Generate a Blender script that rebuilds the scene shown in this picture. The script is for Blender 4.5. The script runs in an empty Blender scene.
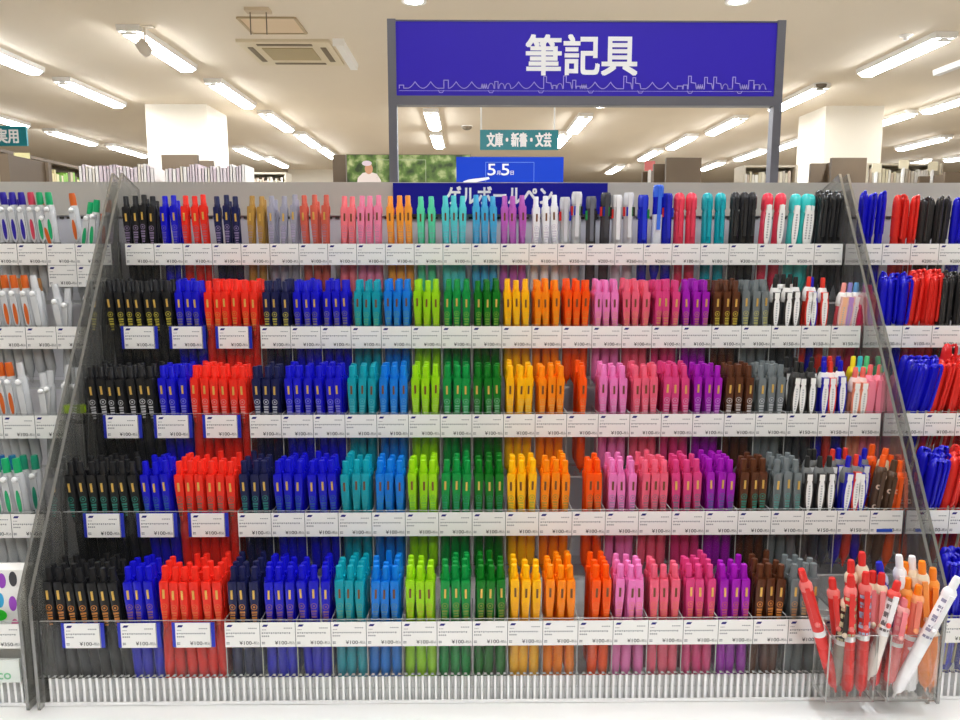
import bpy, math, random
from mathutils import Vector, Matrix, Euler
random.seed(7)
R = math.radians
S = bpy.context.scene
COL = S.collection
ZC = 1.30            # eye height above the floor
H_CEIL = 3.0
PITCH, YAW, FPX = R(8.0), R(0.7), 749.0

# ------------------------------------------------------------------ view settings
S.view_settings.view_transform = 'Standard'
S.view_settings.look = 'None'
S.view_settings.gamma = 1.0
S.view_settings.exposure = 0.76
S.view_settings.use_curve_mapping = False
S.cycles.use_denoising = True
S.cycles.max_bounces = 8
S.cycles.diffuse_bounces = 6
S.cycles.glossy_bounces = 3
S.cycles.transmission_bounces = 4
S.cycles.transparent_max_bounces = 40
S.cycles.caustics_reflective = False
S.cycles.caustics_refractive = False
S.cycles.sample_clamp_indirect = 6.0

# ------------------------------------------------------------------ camera
fwd = Vector((math.sin(YAW) * math.cos(PITCH), math.cos(YAW) * math.cos(PITCH), -math.sin(PITCH)))
rgt = Vector((math.cos(YAW), -math.sin(YAW), 0))
upv = rgt.cross(fwd)
cd = bpy.data.cameras.new('camera')
cam = bpy.data.objects.new('camera', cd)
COL.objects.link(cam)
cam.matrix_world = Matrix(((rgt.x, upv.x, -fwd.x, 0), (rgt.y, upv.y, -fwd.y, 0), (rgt.z, upv.z, -fwd.z, ZC), (0, 0, 0, 1)))
cd.sensor_width = 36.0
cd.lens = 36.0 * FPX / 960.0
cd.clip_start = 0.02
cd.clip_end = 100
S.camera = cam


def ray(px, py):
    return rgt * ((px - 480) / FPX) + upv * ((360 - py) / FPX) + fwd


def at(px, py, y):                                   # point of the place on the upright plane at distance y
    v = ray(px, py)
    return Vector((0, 0, ZC)) + v * (y / v.y)


def on_level(px, py, z):                             # point of the place on a level plane
    v = ray(px, py)
    return Vector((0, 0, ZC)) + v * ((z - ZC) / v.z)


# ------------------------------------------------------------------ materials
def lin(c):
    out = []
    for v in c:
        v /= 255.0
        out.append(v / 12.92 if v <= 0.04045 else ((v + 0.055) / 1.055) ** 2.4)
    return (out[0], out[1], out[2], 1.0)


MATS = {}


def mat(name, rgb, rough=0.4, metal=0.0, spec=0.5, noise=0.0, nscale=30.0, emit=0.0, trans=0.0):
    if name in MATS:
        return MATS[name]
    m = bpy.data.materials.new(name)
    m.use_nodes = True
    nt = m.node_tree
    b = nt.nodes['Principled BSDF']
    c = lin(rgb)
    b.inputs['Base Color'].default_value = c
    b.inputs['Roughness'].default_value = rough
    b.inputs['Metallic'].default_value = metal
    b.inputs['Specular IOR Level'].default_value = spec
    tc = nt.nodes.new('ShaderNodeTexCoord')
    nz = nt.nodes.new('ShaderNodeTexNoise')
    nz.inputs['Scale'].default_value = nscale
    nt.links.new(tc.outputs['Object'], nz.inputs['Vector'])
    if noise > 0:
        mx = nt.nodes.new('ShaderNodeMix')
        mx.data_type = 'RGBA'
        mx.inputs['A'].default_value = tuple(min(1, v * (1 - noise)) for v in c[:3]) + (1,)
        mx.inputs['B'].default_value = tuple(min(1, v * (1 + noise)) for v in c[:3]) + (1,)
        nt.links.new(nz.outputs['Fac'], mx.inputs['Factor'])
        nt.links.new(mx.outputs['Result'], b.inputs['Base Color'])
    else:
        mr = nt.nodes.new('ShaderNodeMapRange')
        mr.inputs['To Min'].default_value = max(0.02, rough - 0.05)
        mr.inputs['To Max'].default_value = min(1, rough + 0.05)
        nt.links.new(nz.outputs['Fac'], mr.inputs['Value'])
        nt.links.new(mr.outputs['Result'], b.inputs['Roughness'])
    if emit > 0:
        b.inputs['Emission Color'].default_value = c
        b.inputs['Emission Strength'].default_value = emit
    if trans > 0:                                    # tinted see-through plastic
        tr = nt.nodes.new('ShaderNodeBsdfTransparent')
        tr.inputs['Color'].default_value = tuple(0.35 + 0.65 * v for v in c[:3]) + (1,)
        ms = nt.nodes.new('ShaderNodeMixShader')
        ms.inputs[0].default_value = trans
        out = nt.nodes['Material Output']
        nt.links.new(b.outputs[0], ms.inputs[1])
        nt.links.new(tr.outputs[0], ms.inputs[2])
        nt.links.new(ms.outputs[0], out.inputs['Surface'])
    MATS[name] = m
    return m


def clear_mat(name, tint, body, body_fac, rough, gain):
    m = bpy.data.materials.new(name)
    m.use_nodes = True
    nt = m.node_tree
    nt.nodes.clear()
    out = nt.nodes.new('ShaderNodeOutputMaterial')
    tr = nt.nodes.new('ShaderNodeBsdfTransparent')
    tr.inputs['Color'].default_value = tint
    df = nt.nodes.new('ShaderNodeBsdfDiffuse')
    df.inputs['Color'].default_value = body
    gl = nt.nodes.new('ShaderNodeBsdfGlossy')
    gl.inputs['Roughness'].default_value = rough
    m1 = nt.nodes.new('ShaderNodeMixShader')
    m1.inputs[0].default_value = body_fac
    nt.links.new(tr.outputs[0], m1.inputs[1])
    nt.links.new(df.outputs[0], m1.inputs[2])
    fr = nt.nodes.new('ShaderNodeFresnel')
    fr.inputs['IOR'].default_value = 1.45
    mu = nt.nodes.new('ShaderNodeMath')
    mu.operation = 'MULTIPLY'
    mu.inputs[1].default_value = gain
    nt.links.new(fr.outputs[0], mu.inputs[0])
    m2 = nt.nodes.new('ShaderNodeMixShader')
    nt.links.new(mu.outputs[0], m2.inputs[0])
    nt.links.new(m1.outputs[0], m2.inputs[1])
    nt.links.new(gl.outputs[0], m2.inputs[2])
    nt.links.new(m2.outputs[0], out.inputs['Surface'])
    MATS[name] = m
    return m


ACR = clear_mat('clear_acrylic', (0.965, 0.97, 0.965, 1), (0.75, 0.76, 0.76, 1), 0.008, 0.08, 0.35)
ACR_SIDE = clear_mat('side_acrylic', (0.86, 0.86, 0.84, 1), (0.55, 0.55, 0.52, 1), 0.15, 0.08, 0.5)
ACR_EDGE = clear_mat('acrylic_edge', (0.6, 0.6, 0.58, 1), (0.85, 0.86, 0.84, 1), 0.55, 0.2, 1.0)
SIDE_EDGE = clear_mat('side_panel_edge', (0.4, 0.4, 0.38, 1), (0.2, 0.195, 0.18, 1), 0.75, 0.2, 1.0)
ACR_RIB = clear_mat('ribbed_acrylic', (0.9, 0.9, 0.9, 1), (0.84, 0.84, 0.83, 1), 0.85, 0.15, 1.0)
RIB_BAR = clear_mat('rib_bar_acrylic', (0.95, 0.95, 0.95, 1), (0.98, 0.98, 0.98, 1), 0.95, 0.12, 1.0)
CLEAR_PEN = clear_mat('clear_pen_plastic', (0.92, 0.93, 0.95, 1), (0.93, 0.94, 0.96, 1), 0.6, 0.15, 1.0)

WHITE = mat('white_paper', (246, 245, 242), 0.6, noise=0.01)
INK = mat('black_ink', (22, 22, 24), 0.6)
GREYINK = mat('grey_ink', (150, 150, 155), 0.6)
LINEINK = mat('card_edge_line', (95, 92, 95), 0.6)
LOGO = mat('navy_logo_ink', (15, 15, 120), 0.5)
BLUEHOLD = mat('blue_card_holder', (25, 45, 185), 0.4)
WHITEPL = mat('white_plastic', (240, 240, 240), 0.35)


# ------------------------------------------------------------------ mesh building
class MB:
    def __init__(self):
        self.v, self.f, self.m, self.s = [], [], [], []

    def add(self, vs, fs, mi=0, smooth=False):
        b = len(self.v)
        self.v += [tuple(p) for p in vs]
        for k, f in enumerate(fs):
            self.f.append(tuple(b + i for i in f))
            self.m.append(mi[k] if isinstance(mi, (list, tuple)) else mi)
            self.s.append(smooth)
        return self

    def box(self, x0, x1, y0, y1, z0, z1, mi=0, edge=None):
        vs = [(x, y, z) for x in (x0, x1) for y in (y0, y1) for z in (z0, z1)]
        fs = [(0, 1, 3, 2), (4, 6, 7, 5), (0, 4, 5, 1), (2, 3, 7, 6), (0, 2, 6, 4), (1, 5, 7, 3)]
        if edge is None:
            return self.add(vs, fs, mi)
        dims = (x1 - x0, y1 - y0, z1 - z0)
        thin = dims.index(min(dims))
        ms = [mi if k // 2 == thin else edge for k in range(6)]
        return self.add(vs, fs, ms)

    def lathe(self, prof, seg=12, o=(0, 0, 0), mi=0, cap=True):
        vs, fs = [], []
        for r, z in prof:
            for k in range(seg):
                a = 2 * math.pi * k / seg
                vs.append((o[0] + r * math.cos(a), o[1] + r * math.sin(a), o[2] + z))
        for i in range(len(prof) - 1):
            for k in range(seg):
                n = (k + 1) % seg
                fs.append((i * seg + k, i * seg + n, (i + 1) * seg + n, (i + 1) * seg + k))
        self.add(vs, fs, mi, True)
        if cap:
            for i, rev in ((0, True), (len(prof) - 1, False)):
                ring = [vs[i * seg + k] for k in range(seg)]
                if rev:
                    ring.reverse()
                self.add(ring, [tuple(range(seg))], mi)
        return self

    def prism(self, poly, y0, y1, mi=0, edge=None):          # poly in x,z, extruded along y
        n = len(poly)
        vs = [(x, y0, z) for x, z in poly] + [(x, y1, z) for x, z in poly]
        fs = [tuple(range(n)), tuple(range(2 * n - 1, n - 1, -1))]
        ms = [mi, mi]
        for k in range(n):
            j = (k + 1) % n
            fs.append((k, k + n, j + n, j))
            ms.append(mi if edge is None else edge)
        return self.add(vs, fs, ms)

    def tube(self, p0, p1, r, seg=8, mi=0, r1=None):
        p0, p1 = Vector(p0), Vector(p1)
        d = (p1 - p0).normalized()
        u = d.orthogonal().normalized()
        w = d.cross(u)
        vs = []
        for p, rr in ((p0, r), (p1, r if r1 is None else r1)):
            for k in range(seg):
                a = 2 * math.pi * k / seg
                vs.append(p + (u * math.cos(a) + w * math.sin(a)) * rr)
        fs = [(k, (k + 1) % seg, seg + (k + 1) % seg, seg + k) for k in range(seg)]
        self.add(vs, fs, mi, True)
        self.add(vs[:seg], [tuple(range(seg - 1, -1, -1))], mi)
        self.add(vs[seg:], [tuple(range(seg))], mi)
        return self

    def mesh(self, name, mats):
        me = bpy.data.meshes.new(name)
        me.from_pydata(self.v, [], self.f)
        for m in mats if isinstance(mats, (list, tuple)) else [mats]:
            me.materials.append(m)
        me.polygons.foreach_set('material_index', self.m)
        me.polygons.foreach_set('use_smooth', self.s)
        me.update()
        return me


def link(name, me, parent=None, loc=(0, 0, 0)):
    o = bpy.data.objects.new(name, me)
    COL.objects.link(o)
    o.location = loc
    if parent is not None:
        o.parent = parent
    return o


def tag(o, label, cat, group=None, kind=None):
    if label:
        o['label'] = label
    if cat:
        o['category'] = cat
    if group:
        o['group'] = group
    if kind:
        o['kind'] = kind
    return o


def thing(name, label, cat, loc=(0, 0, 0), group=None):
    o = bpy.data.objects.new(name, None)
    COL.objects.link(o)
    o.location = loc
    o.empty_display_size = 0.02
    return tag(o, label, cat, group)


def struct(name, mb, m, label=None):
    o = link(name, mb.mesh(name, m))
    o['kind'] = 'structure'
    if label:
        o['label'] = label
    return o


def text_geo(s, size):
    """Lettering as vertices and faces in x,z around the origin, facing -y; returns (verts, faces, width, height)."""
    c = bpy.data.curves.new('lettering', 'FONT')
    c.body = s
    c.size = 1.0
    c.resolution_u = 3
    o = bpy.data.objects.new('lettering', c)
    COL.objects.link(o)
    bpy.context.view_layer.update()
    me = bpy.data.meshes.new_from_object(o.evaluated_get(bpy.context.evaluated_depsgraph_get()))
    bpy.data.objects.remove(o)
    bpy.data.curves.remove(c)
    vs = [v.co.copy() for v in me.vertices]
    fs = [tuple(p.vertices) for p in me.polygons]
    bpy.data.meshes.remove(me)
    x0, x1 = min(v.x for v in vs), max(v.x for v in vs)
    y0, y1 = min(v.y for v in vs), max(v.y for v in vs)
    k = size / (y1 - y0)
    return [((v.x - (x0 + x1) / 2) * k, (v.y - (y0 + y1) / 2) * k) for v in vs], fs, (x1 - x0) * k, size


def add_text(mb, s, x, y, z, size, mi=0, fat=0.0, width=None, align='c'):
    vs, fs, w, h = text_geo(s, size)
    kx = 1.0 if width is None else width / w
    dx = {'c': 0, 'r': -w * kx / 2, 'l': w * kx / 2}[align]
    e = fat * h
    for i, (ox, oz) in enumerate(((0, 0),) if fat == 0 else ((0, 0), (-e, -e), (e, -e), (-e, e), (e, e), (-e, 0), (e, 0))):
        mb.add([(x + dx + a * kx + ox, y - i * 0.00001, z + b + oz) for a, b in vs], fs, mi)
    return w * kx


# ------------------------------------------------------------------ the room
mb = MB().box(-14, 14, -7, 7.2, -0.1, 0)
struct('floor', mb, mat('floor_vinyl', (224, 222, 218), 0.4, noise=0.02, nscale=3))
struct('floor_far', MB().box(-14, 14, 7.2, 24, -0.1, 0), mat('floor_far_dim_bounce', (152, 142, 128), 0.9, noise=0.06, nscale=4))  # unseen darker floor zone, added to cut bounce onto the far ceiling
mb = MB().box(-14, 14, -7, 24, H_CEIL, H_CEIL + 0.1)
struct('ceiling', mb, mat('ceiling_board', (228, 215, 194), 0.85, noise=0.02, nscale=2))
WALLM = mat('wall_paint', (232, 224, 210), 0.8, noise=0.02, nscale=2)
struct('wall_back', MB().box(-14, 14, 24, 24.1, 0, H_CEIL), WALLM)
struct('wall_front', MB().box(-14, 14, -7.1, -7, 0, H_CEIL), WALLM)
struct('wall_left', MB().box(-14.1, -14, -7, 24, 0, H_CEIL), WALLM)
struct('wall_right', MB().box(14, 14.1, -7, 24, 0, H_CEIL), WALLM)
PILM = mat('pillar_paint', (220, 212, 196), 0.7, noise=0.01, nscale=2)


def pillar(name, pxa, pxb, y, depth):
    a, b = at(pxa, 140, y), at(pxb, 140, y)
    struct(name, MB().box(a.x, b.x, y, y + depth, 0, H_CEIL), PILM)


pillar('pillar_1', 147, 208, 8.9, 0.72)
pillar('pillar_2', 824, 882, 8.9, 0.72)
pillar('pillar_3', 287, 332, 15.5, 0.7)

# ------------------------------------------------------------------ ceiling lamps
HOUSE = mat('lamp_housing_enamel', (245, 243, 238), 0.4)
TUBE = mat('lit_fluorescent_tube', (244, 249, 255), 0.4, emit=36.0)
hm = MB().prism([(-0.09, 0.0), (0.09, 0.0), (0.082, -0.045), (-0.082, -0.045)], -0.6, 0.6).mesh('housing', HOUSE)
tb = MB()
tb.prism([(-0.078, -0.046), (0.078, -0.046), (0.046, -0.070), (-0.046, -0.070)], -0.57, 0.57)  # lens standing in for the tube, shaped to throw light down only
tb.m[0] = tb.m[1] = 1
tm = tb.mesh('added_down_lens', [TUBE, HOUSE])
em = [MB().box(-0.025, 0.025, s * 0.5765 - 0.006, s * 0.5765 + 0.006, -0.062, -0.046).mesh('lamp_holder', HOUSE) for s in (-1, 1)]


def lamp(x, y, label, group, length=1.17):
    t = thing('ceiling_light', label, 'ceiling light', (x, y, H_CEIL - 0.001), group)
    for nm, me in (('housing', hm), ('added_down_lens', tm), ('lamp_holder', em[0]), ('lamp_holder', em[1])):
        link(nm, me, t)
    t.scale = (1, length / 1.17, 1)
    return t


lamp_px = [
    ((130, 38), (187, 72), 'fluorescent ceiling lamp right behind the small white spotlight'),
    ((65, 87), (117, 108), 'fluorescent ceiling lamp beside the cream pillar, on the side of the teal sign'),
    ((212, 88), (250, 109), 'fluorescent ceiling lamp just over the cream pillar, nearest the air vent'),
    ((263, 117), (290, 133), 'second fluorescent lamp of the receding row past the cream pillar'),
    ((298, 137), (317, 149), 'third fluorescent lamp of the receding row past the cream pillar'),
    ((320, 150), (334, 160), 'last small fluorescent lamp of the row ending over the garden poster'),
    ((53, 135), (90, 146), 'fluorescent lamp low over the bookcase near the teal sign'),
    ((113, 149), (142, 158), 'small far fluorescent lamp touching the edge of the cream pillar'),
    ((-25, 50), (13, 68), 'fluorescent lamp cut by the picture edge, high above the teal sign'),
    ((-22, 115), (12, 127), 'fluorescent lamp cut by the picture edge just over the teal sign'),
    ((238, 151), (259, 160), 'small far fluorescent lamp above the pale books beyond the cream pillar'),
    ((268, 160), (285, 169), 'tiny far fluorescent lamp in front of the distant pillar'),
    ((432, 116), (434, 131), 'fluorescent lamp seen end on, upper of the pair beside the sign post'),
    ((436, 136), (439, 151), 'fluorescent lamp seen end on, lower of the pair beside the sign post'),
    ((569, 134), (590, 121), 'fluorescent lamp just past the end of the hanging book sign'),
    ((555, 148), (568, 138), 'fluorescent lamp half hidden behind the hanging book sign'),
    ((709, 136), (743, 122), 'largest fluorescent lamp seen through the big sign frame'),
    ((669, 150), (694, 140), 'fluorescent lamp above the grey cabinet seen through the sign frame'),
    ((640, 162), (660, 153), 'fluorescent lamp left of the grey cabinet seen through the sign frame'),
    ((600, 178), (632, 164), 'lowest far fluorescent lamp above the end of the blue header board'),
    ((737, 162), (764, 153), 'fluorescent lamp beside the post of the big sign frame'),
    ((700, 172), (724, 164), 'fluorescent lamp touching the side of the grey cabinet'),
    ((783, 150), (797, 144), 'small fluorescent lamp touching the near side of the second pillar'),
    ((865, 77), (945, 44), 'largest brightest fluorescent lamp, above the second pillar'),
    ((775, 112), (820, 94), 'fluorescent lamp crossing the outer edge of the big sign'),
    ((935, 114), (985, 95), 'fluorescent lamp cut by the picture edge past the second pillar'),
    ((901, 151), (945, 141), 'fluorescent lamp past the second pillar, above the long bookcase'),
    ((893, 170), (924, 163), 'lowest fluorescent lamp close over the long bookcase headers'),
    ((880, 128), (890, 122), 'fluorescent lamp mostly hidden behind the second pillar'),
    ((955, 162), (985, 155), 'far fluorescent lamp cut by the picture edge above the long bookcase'),
]
ZT = H_CEIL - 0.08
for a, b, lb in lamp_px:
    A, B = on_level(a[0], a[1], ZT), on_level(b[0], b[1], ZT)
    lamp((A.x + B.x) / 2, (A.y + B.y) / 2, lb, 'fluorescent ceiling lamps')
for y in (3.6, 1.5, -0.7):
    for x in (-2.7, 0.35, 3.5):
        lamp(x, y, 'fluorescent ceiling lamp above the aisle in front of the pen racks', 'aisle ceiling lamps')

# recessed downlights
DOWN = mat('lit_downlight', (255, 250, 240), 0.4, emit=20.0)
for px, py, lb in ((433, 106, 'small round downlight under the sign board beside its post'),
                   (601, 107, 'small round downlight touching the lower bar of the big sign'),
                   (414, 2, 'small round downlight at the top, above the start of the big sign'),
                   (738, 2, 'small round downlight at the top, above the end of the big sign')):
    p = on_level(px, py, H_CEIL - 0.02)
    t = thing('downlight', lb, 'ceiling light', (p.x, p.y, H_CEIL - 0.02), 'round downlights')
    link('ring', MB().lathe([(0.085, 0.0), (0.085, 0.018), (0.06, 0.018), (0.06, 0.0), (0.085, 0.0)], 20, cap=False).mesh('ring', HOUSE), t)
    link('diffuser', MB().lathe([(0.0, 0.0), (0.06, 0.004), (0.06, 0.012)], 20, cap=False).mesh('diffuser', DOWN), t)

# spotlight
p = on_level(144, 26, H_CEIL)
t = thing('spotlight', 'small white spotlight hanging from a short stem under the ceiling', 'spotlight', (p.x, p.y, H_CEIL))
t.scale = (0.55, 0.55, 0.62)
SPW = mat('spotlight_enamel', (215, 205, 190), 0.45)
link('mounting_plate', MB().box(-0.13, 0.13, -0.05, 0.05, -0.02, 0).mesh('mounting_plate', SPW), t)
link('stem', MB().tube((0, 0, -0.02), (0, 0, -0.16), 0.016).mesh('stem', SPW), t)
link('bracket', MB().tube((-0.1, 0, -0.14), (0.02, 0, -0.02), 0.008).tube((0, 0, -0.16), (-0.03, 0, -0.22), 0.012).mesh('bracket', SPW), t)
hd = link('lamp_head', MB().lathe([(0.02, -0.11), (0.07, -0.09), (0.085, 0.0), (0.07, 0.09), (0.05, 0.11)], 16).mesh('lamp_head', SPW), t, (-0.02, 0, -0.25))
hd.rotation_euler = (R(40), R(-35), 0)

# air conditioning vent
VENTM = mat('vent_enamel', (222, 208, 178), 0.5)
VENTD = mat('vent_dark', (120, 105, 80), 0.6)
GRIL = mat('vent_grille_plastic', (176, 158, 118), 0.6)
a, b = on_level(240, 40, H_CEIL), on_level(345, 62, H_CEIL)
vx, vy = on_level(293, 51.5, H_CEIL).x, on_level(293, 51.5, H_CEIL).y
t = thing('ceiling_air_vent', 'square ceiling air conditioning vent with beige grille', 'air vent', (vx, vy, H_CEIL))
t.scale = (0.74, 0.74, 1)
link('frame', MB().box(-0.5, 0.5, -0.5, 0.5, -0.025, 0).mesh('frame', VENTM), t)
g = MB()
g.box(-0.28, 0.28, -0.28, 0.22, -0.032, -0.025)
link('grille', g.mesh('grille', GRIL), t)
for dx, dy, sx, sy in ((0, 0.40, 0.3, 0.03), (0, -0.40, 0.3, 0.03), (-0.40, 0, 0.03, 0.3), (0.40, 0, 0.03, 0.3)):
    link('outlet_slot', MB().box(dx - sx, dx + sx, dy - sy, dy + sy, -0.03, -0.025).mesh('outlet_slot', VENTD), t)
# ceiling hatch outline
t = thing('access_hatch', 'flat square access hatch with a thin frame in the ceiling', 'hatch', (on_level(273, 25, H_CEIL).x, on_level(273, 25, H_CEIL).y, H_CEIL))
t.scale = (0.86, 0.8, 1)
HM = mat('hatch_frame', (190, 168, 132), 0.6)
fr = MB()
for s in (-1, 1):
    fr.box(s * 0.24 - 0.012, s * 0.24 + 0.012, -0.24, 0.24, -0.012, 0).box(-0.24, 0.24, s * 0.24 - 0.012, s * 0.24 + 0.012, -0.012, 0)
link('frame', fr.mesh('frame', HM), t)
link('panel', MB().box(-0.228, 0.228, -0.228, 0.228, -0.006, 0).mesh('panel', mat('hatch_panel', (226, 203, 170), 0.8)), t)
p = on_level(258, 9, H_CEIL)
t = thing('ceiling_hanger', 'small pale ceiling plate with two thin hanging rods', 'hanger', (p.x, p.y, H_CEIL))
t.scale = (0.66, 0.66, 0.85)
link('plate', MB().box(-0.13, 0.13, -0.07, 0.07, -0.025, 0).mesh('plate', mat('hanger_plate', (200, 180, 150), 0.6)), t)
for sx in (-0.085, 0.085):
    link('rod', MB().tube((sx, 0, -0.02), (sx, 0, -0.2), 0.006).mesh('rod', mat('hanger_rod', (110, 95, 75), 0.5)), t)
# unlit fixture stubs, smoke detector, sprinkler
for (a, b, lb) in (((341, 42), (352, 62), 'short white ceiling fitting beside the air vent'), ((946, 66), (985, 52), 'white ceiling fitting cut by the picture edge')):
    A, B = on_level(*a, H_CEIL), on_level(*b, H_CEIL)
    t = thing('ceiling_fitting', lb, 'fitting', ((A.x + B.x) / 2, (A.y + B.y) / 2, H_CEIL))
    link('body', MB().prism([(-0.04, 0), (0.04, 0), (0.03, -0.05), (-0.03, -0.05)], -0.4, 0.4).mesh('body', HOUSE), t)
    link('end_cap', MB().box(-0.045, 0.045, -0.42, -0.4, -0.055, 0).mesh('end_cap', HOUSE), t)
for px, py, lb in ((820, 84, 'small grey ceiling smoke detector near the second pillar'), (467, 126, 'tiny far ceiling smoke detector above the hanging book sign')):
    p = on_level(px, py, H_CEIL)
    t = thing('smoke_detector', lb, 'smoke detector', (p.x, p.y, H_CEIL))
    link('body', MB().lathe([(0.03, -0.05), (0.06, -0.035), (0.07, 0)], 16).mesh('body', mat('detector_plastic', (120, 108, 90), 0.5)), t)
    link('base', MB().lathe([(0.08, -0.008), (0.08, 0)], 16).mesh('base', HOUSE), t)
p = on_level(906, 35, H_CEIL)
tag(link('sprinkler_head', MB().lathe([(0.008, -0.04), (0.02, -0.035), (0.012, -0.02), (0.045, -0.01), (0.05, 0)], 14).mesh('sprinkler_head', HOUSE), None, (p.x, p.y, H_CEIL)),
    'small white sprinkler head above the brightest lamp', 'sprinkler')

# ------------------------------------------------------------------ the shelf unit that carries the racks
GREYB = mat('shelf_grey_panel', (194, 190, 182), 0.5, noise=0.02, nscale=8)
GREYL = mat('shelf_lilac_panel', (196, 195, 202), 0.5, noise=0.02, nscale=8)
WSH = mat('white_shelf_board', (253, 253, 252), 0.35, noise=0.003)
Z0 = ZC - 0.4865                                     # the white shelf the racks stand on
YB = 1.088
t = thing('display_shelf_unit', 'long grey shelf unit with a white base shelf carrying the clear pen racks', 'shelf unit', (0, YB, 0))
link('upper_panel', MB().box(-1.3, 1.3, -0.004, 0.08, ZC + 0.055, ZC + 0.1015).mesh('upper_panel', GREYB), t)
bp = MB().box(-1.3, 1.3, 0.0, 0.08, 0.05, ZC + 0.055, 0)
link('back_panel', bp.mesh('back_panel', GREYL), t)
DK = mat('slot_dark', (70, 68, 66), 0.7)
sl = MB()
for k in range(230):
    x = -1.15 + 0.01 * k
    sl.box(x - 0.0028, x + 0.0028, -0.0015, 0, ZC + 0.0505, ZC + 0.0535)
link('slot_strip', sl.mesh('slot_strip', DK), t)
link('base_shelf', MB().box(-1.3, 1.3, 0.56 - YB, 0, Z0 - 0.03, Z0).mesh('base_shelf', WSH), t)
link('base_cabinet', MB().box(-1.28, 1.28, 0.60 - YB, 0, 0.0, Z0 - 0.03).mesh('base_cabinet', GREYB), t)
for x in (-0.468, 0.504):
    link('upright', MB().box(x - 0.012, x + 0.012, -0.006, 0, Z0, ZC + 0.055).mesh('upright', GREYB), t)

# ------------------------------------------------------------------ the big sign and the header board
YS = 1.13
FRM = mat('sign_frame_metal', (112, 112, 120), 0.35, metal=0.3)
PURP = mat('sign_violet_blue', (52, 33, 182), 0.5, spec=0.25)
LETW = mat('sign_white_lettering', (248, 248, 250), 0.4)
LAV = mat('sign_lavender_line', (178, 168, 235), 0.5)
a, b = at(396, 24, YS), at(772, 97, YS)
t = thing('category_sign', 'big violet blue sign board lettered for writing tools in a grey metal frame', 'sign', (0, YS, ZC + 0.1))
sx0, sx1, sz1, sz0 = a.x, b.x, ZC + 0.329 - ZC - 0.1, 0.127
sbz = 0.1
link('board', MB().box(sx0, sx1, -0.006, 0.006, sz0, sz1).mesh('board', PURP), t)
for x in (sx0 - 0.006, sx1 + 0.006):
    link('post', MB().box(x - 0.006, x + 0.006, -0.008, 0.008, 0.0015, sz1 + 0.003).mesh('post', FRM), t)
link('crossbar', MB().box(sx0, sx1, -0.008, 0.008, sz0 - 0.013, sz0).mesh('crossbar', FRM), t)
link('top_trim', MB().box(sx0, sx1, -0.007, 0.007, sz1, sz1 + 0.002).mesh('top_trim', FRM), t)
tx = MB()
c1, c2 = at(524, 56, YS), at(638, 56, YS)
add_text(tx, '筆記具', (c1.x + c2.x) / 2, -0.0066, c1.z - ZC - 0.1, 0.0545, 0, 0.022, width=(c2.x - c1.x) * 0.965)
link('lettering', tx.mesh('lettering', LETW), t)
# drawn city skyline
sky = MB()


def stroke(mbx, pts, y, w=0.0006):
    for (xa, za), (xb, zb) in zip(pts, pts[1:]):
        d = Vector((xb - xa, zb - za))
        if d.length < 1e-6:
            continue
        n = Vector((-d.y, d.x)).normalized() * w
        e = d.normalized() * w * 0.8
        xa2, za2, xb2, zb2 = xa - e.x, za - e.y, xb + e.x, zb + e.y
        mbx.add([(xa2 + n.x, y, za2 + n.y), (xb2 + n.x, y, zb2 + n.y), (xb2 - n.x, y, zb2 - n.y), (xa2 - n.x, y, za2 - n.y)], [(0, 1, 2, 3)])


rs = random.Random(3)
x, base = sx0 + 0.004, sz0 + 0.0105
pts = [(x, base)]
while x < sx1 - 0.012:
    k = rs.choice('bbbbtthgcs')
    if k == 'b':
        w, h = rs.uniform(0.004, 0.008), rs.uniform(0.003, 0.012)
        pts += [(x, base), (x, base + h), (x + w, base + h), (x + w, base)]
        x += w
    elif k == 't':
        for _ in range(3):
            pts += [(x, base), (x + 0.0012, base + 0.006), (x + 0.0024, base)]
            x += 0.003
    elif k == 'h':
        w, h = 0.004, rs.uniform(0.013, 0.019)
        pts += [(x, base), (x, base + h), (x + w, base + h), (x + w, base + h * 0.5), (x + 2.6 * w, base + h * 0.45), (x + 3 * w, base)]
        x += 3 * w
    elif k == 'g':
        for _ in range(2):
            for q in range(9):
                pts.append((x + q * 0.0025, base + 0.009 * (1 - abs(q - 4) / 4.0) ** 1.6))
            x += 0.0225
    elif k == 'c':
        for q in range(9):
            pts.append((x + 0.004 - 0.004 * math.cos(math.pi * q / 8), base + 0.007 * math.sin(math.pi * q / 8)))
        x += 0.008
    else:
        x += 0.004
        pts.append((x, base))
    x += 0.0012
    pts.append((x, base))
stroke(sky, pts, -0.0066)
stroke(sky, [(sx0 + 0.004, base - 0.0035), (sx1 - 0.004, base - 0.0035)], -0.0066, 0.0003)
for q in range(7):
    xx = sx0 + 0.06 + q * 0.072
    stroke(sky, [(xx, base - 0.003), (xx + 0.002, base - 0.006), (xx + 0.006, base - 0.006), (xx + 0.008, base - 0.003)], -0.0066, 0.0005)
link('skyline_drawing', sky.mesh('skyline_drawing', LAV), t)

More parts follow.
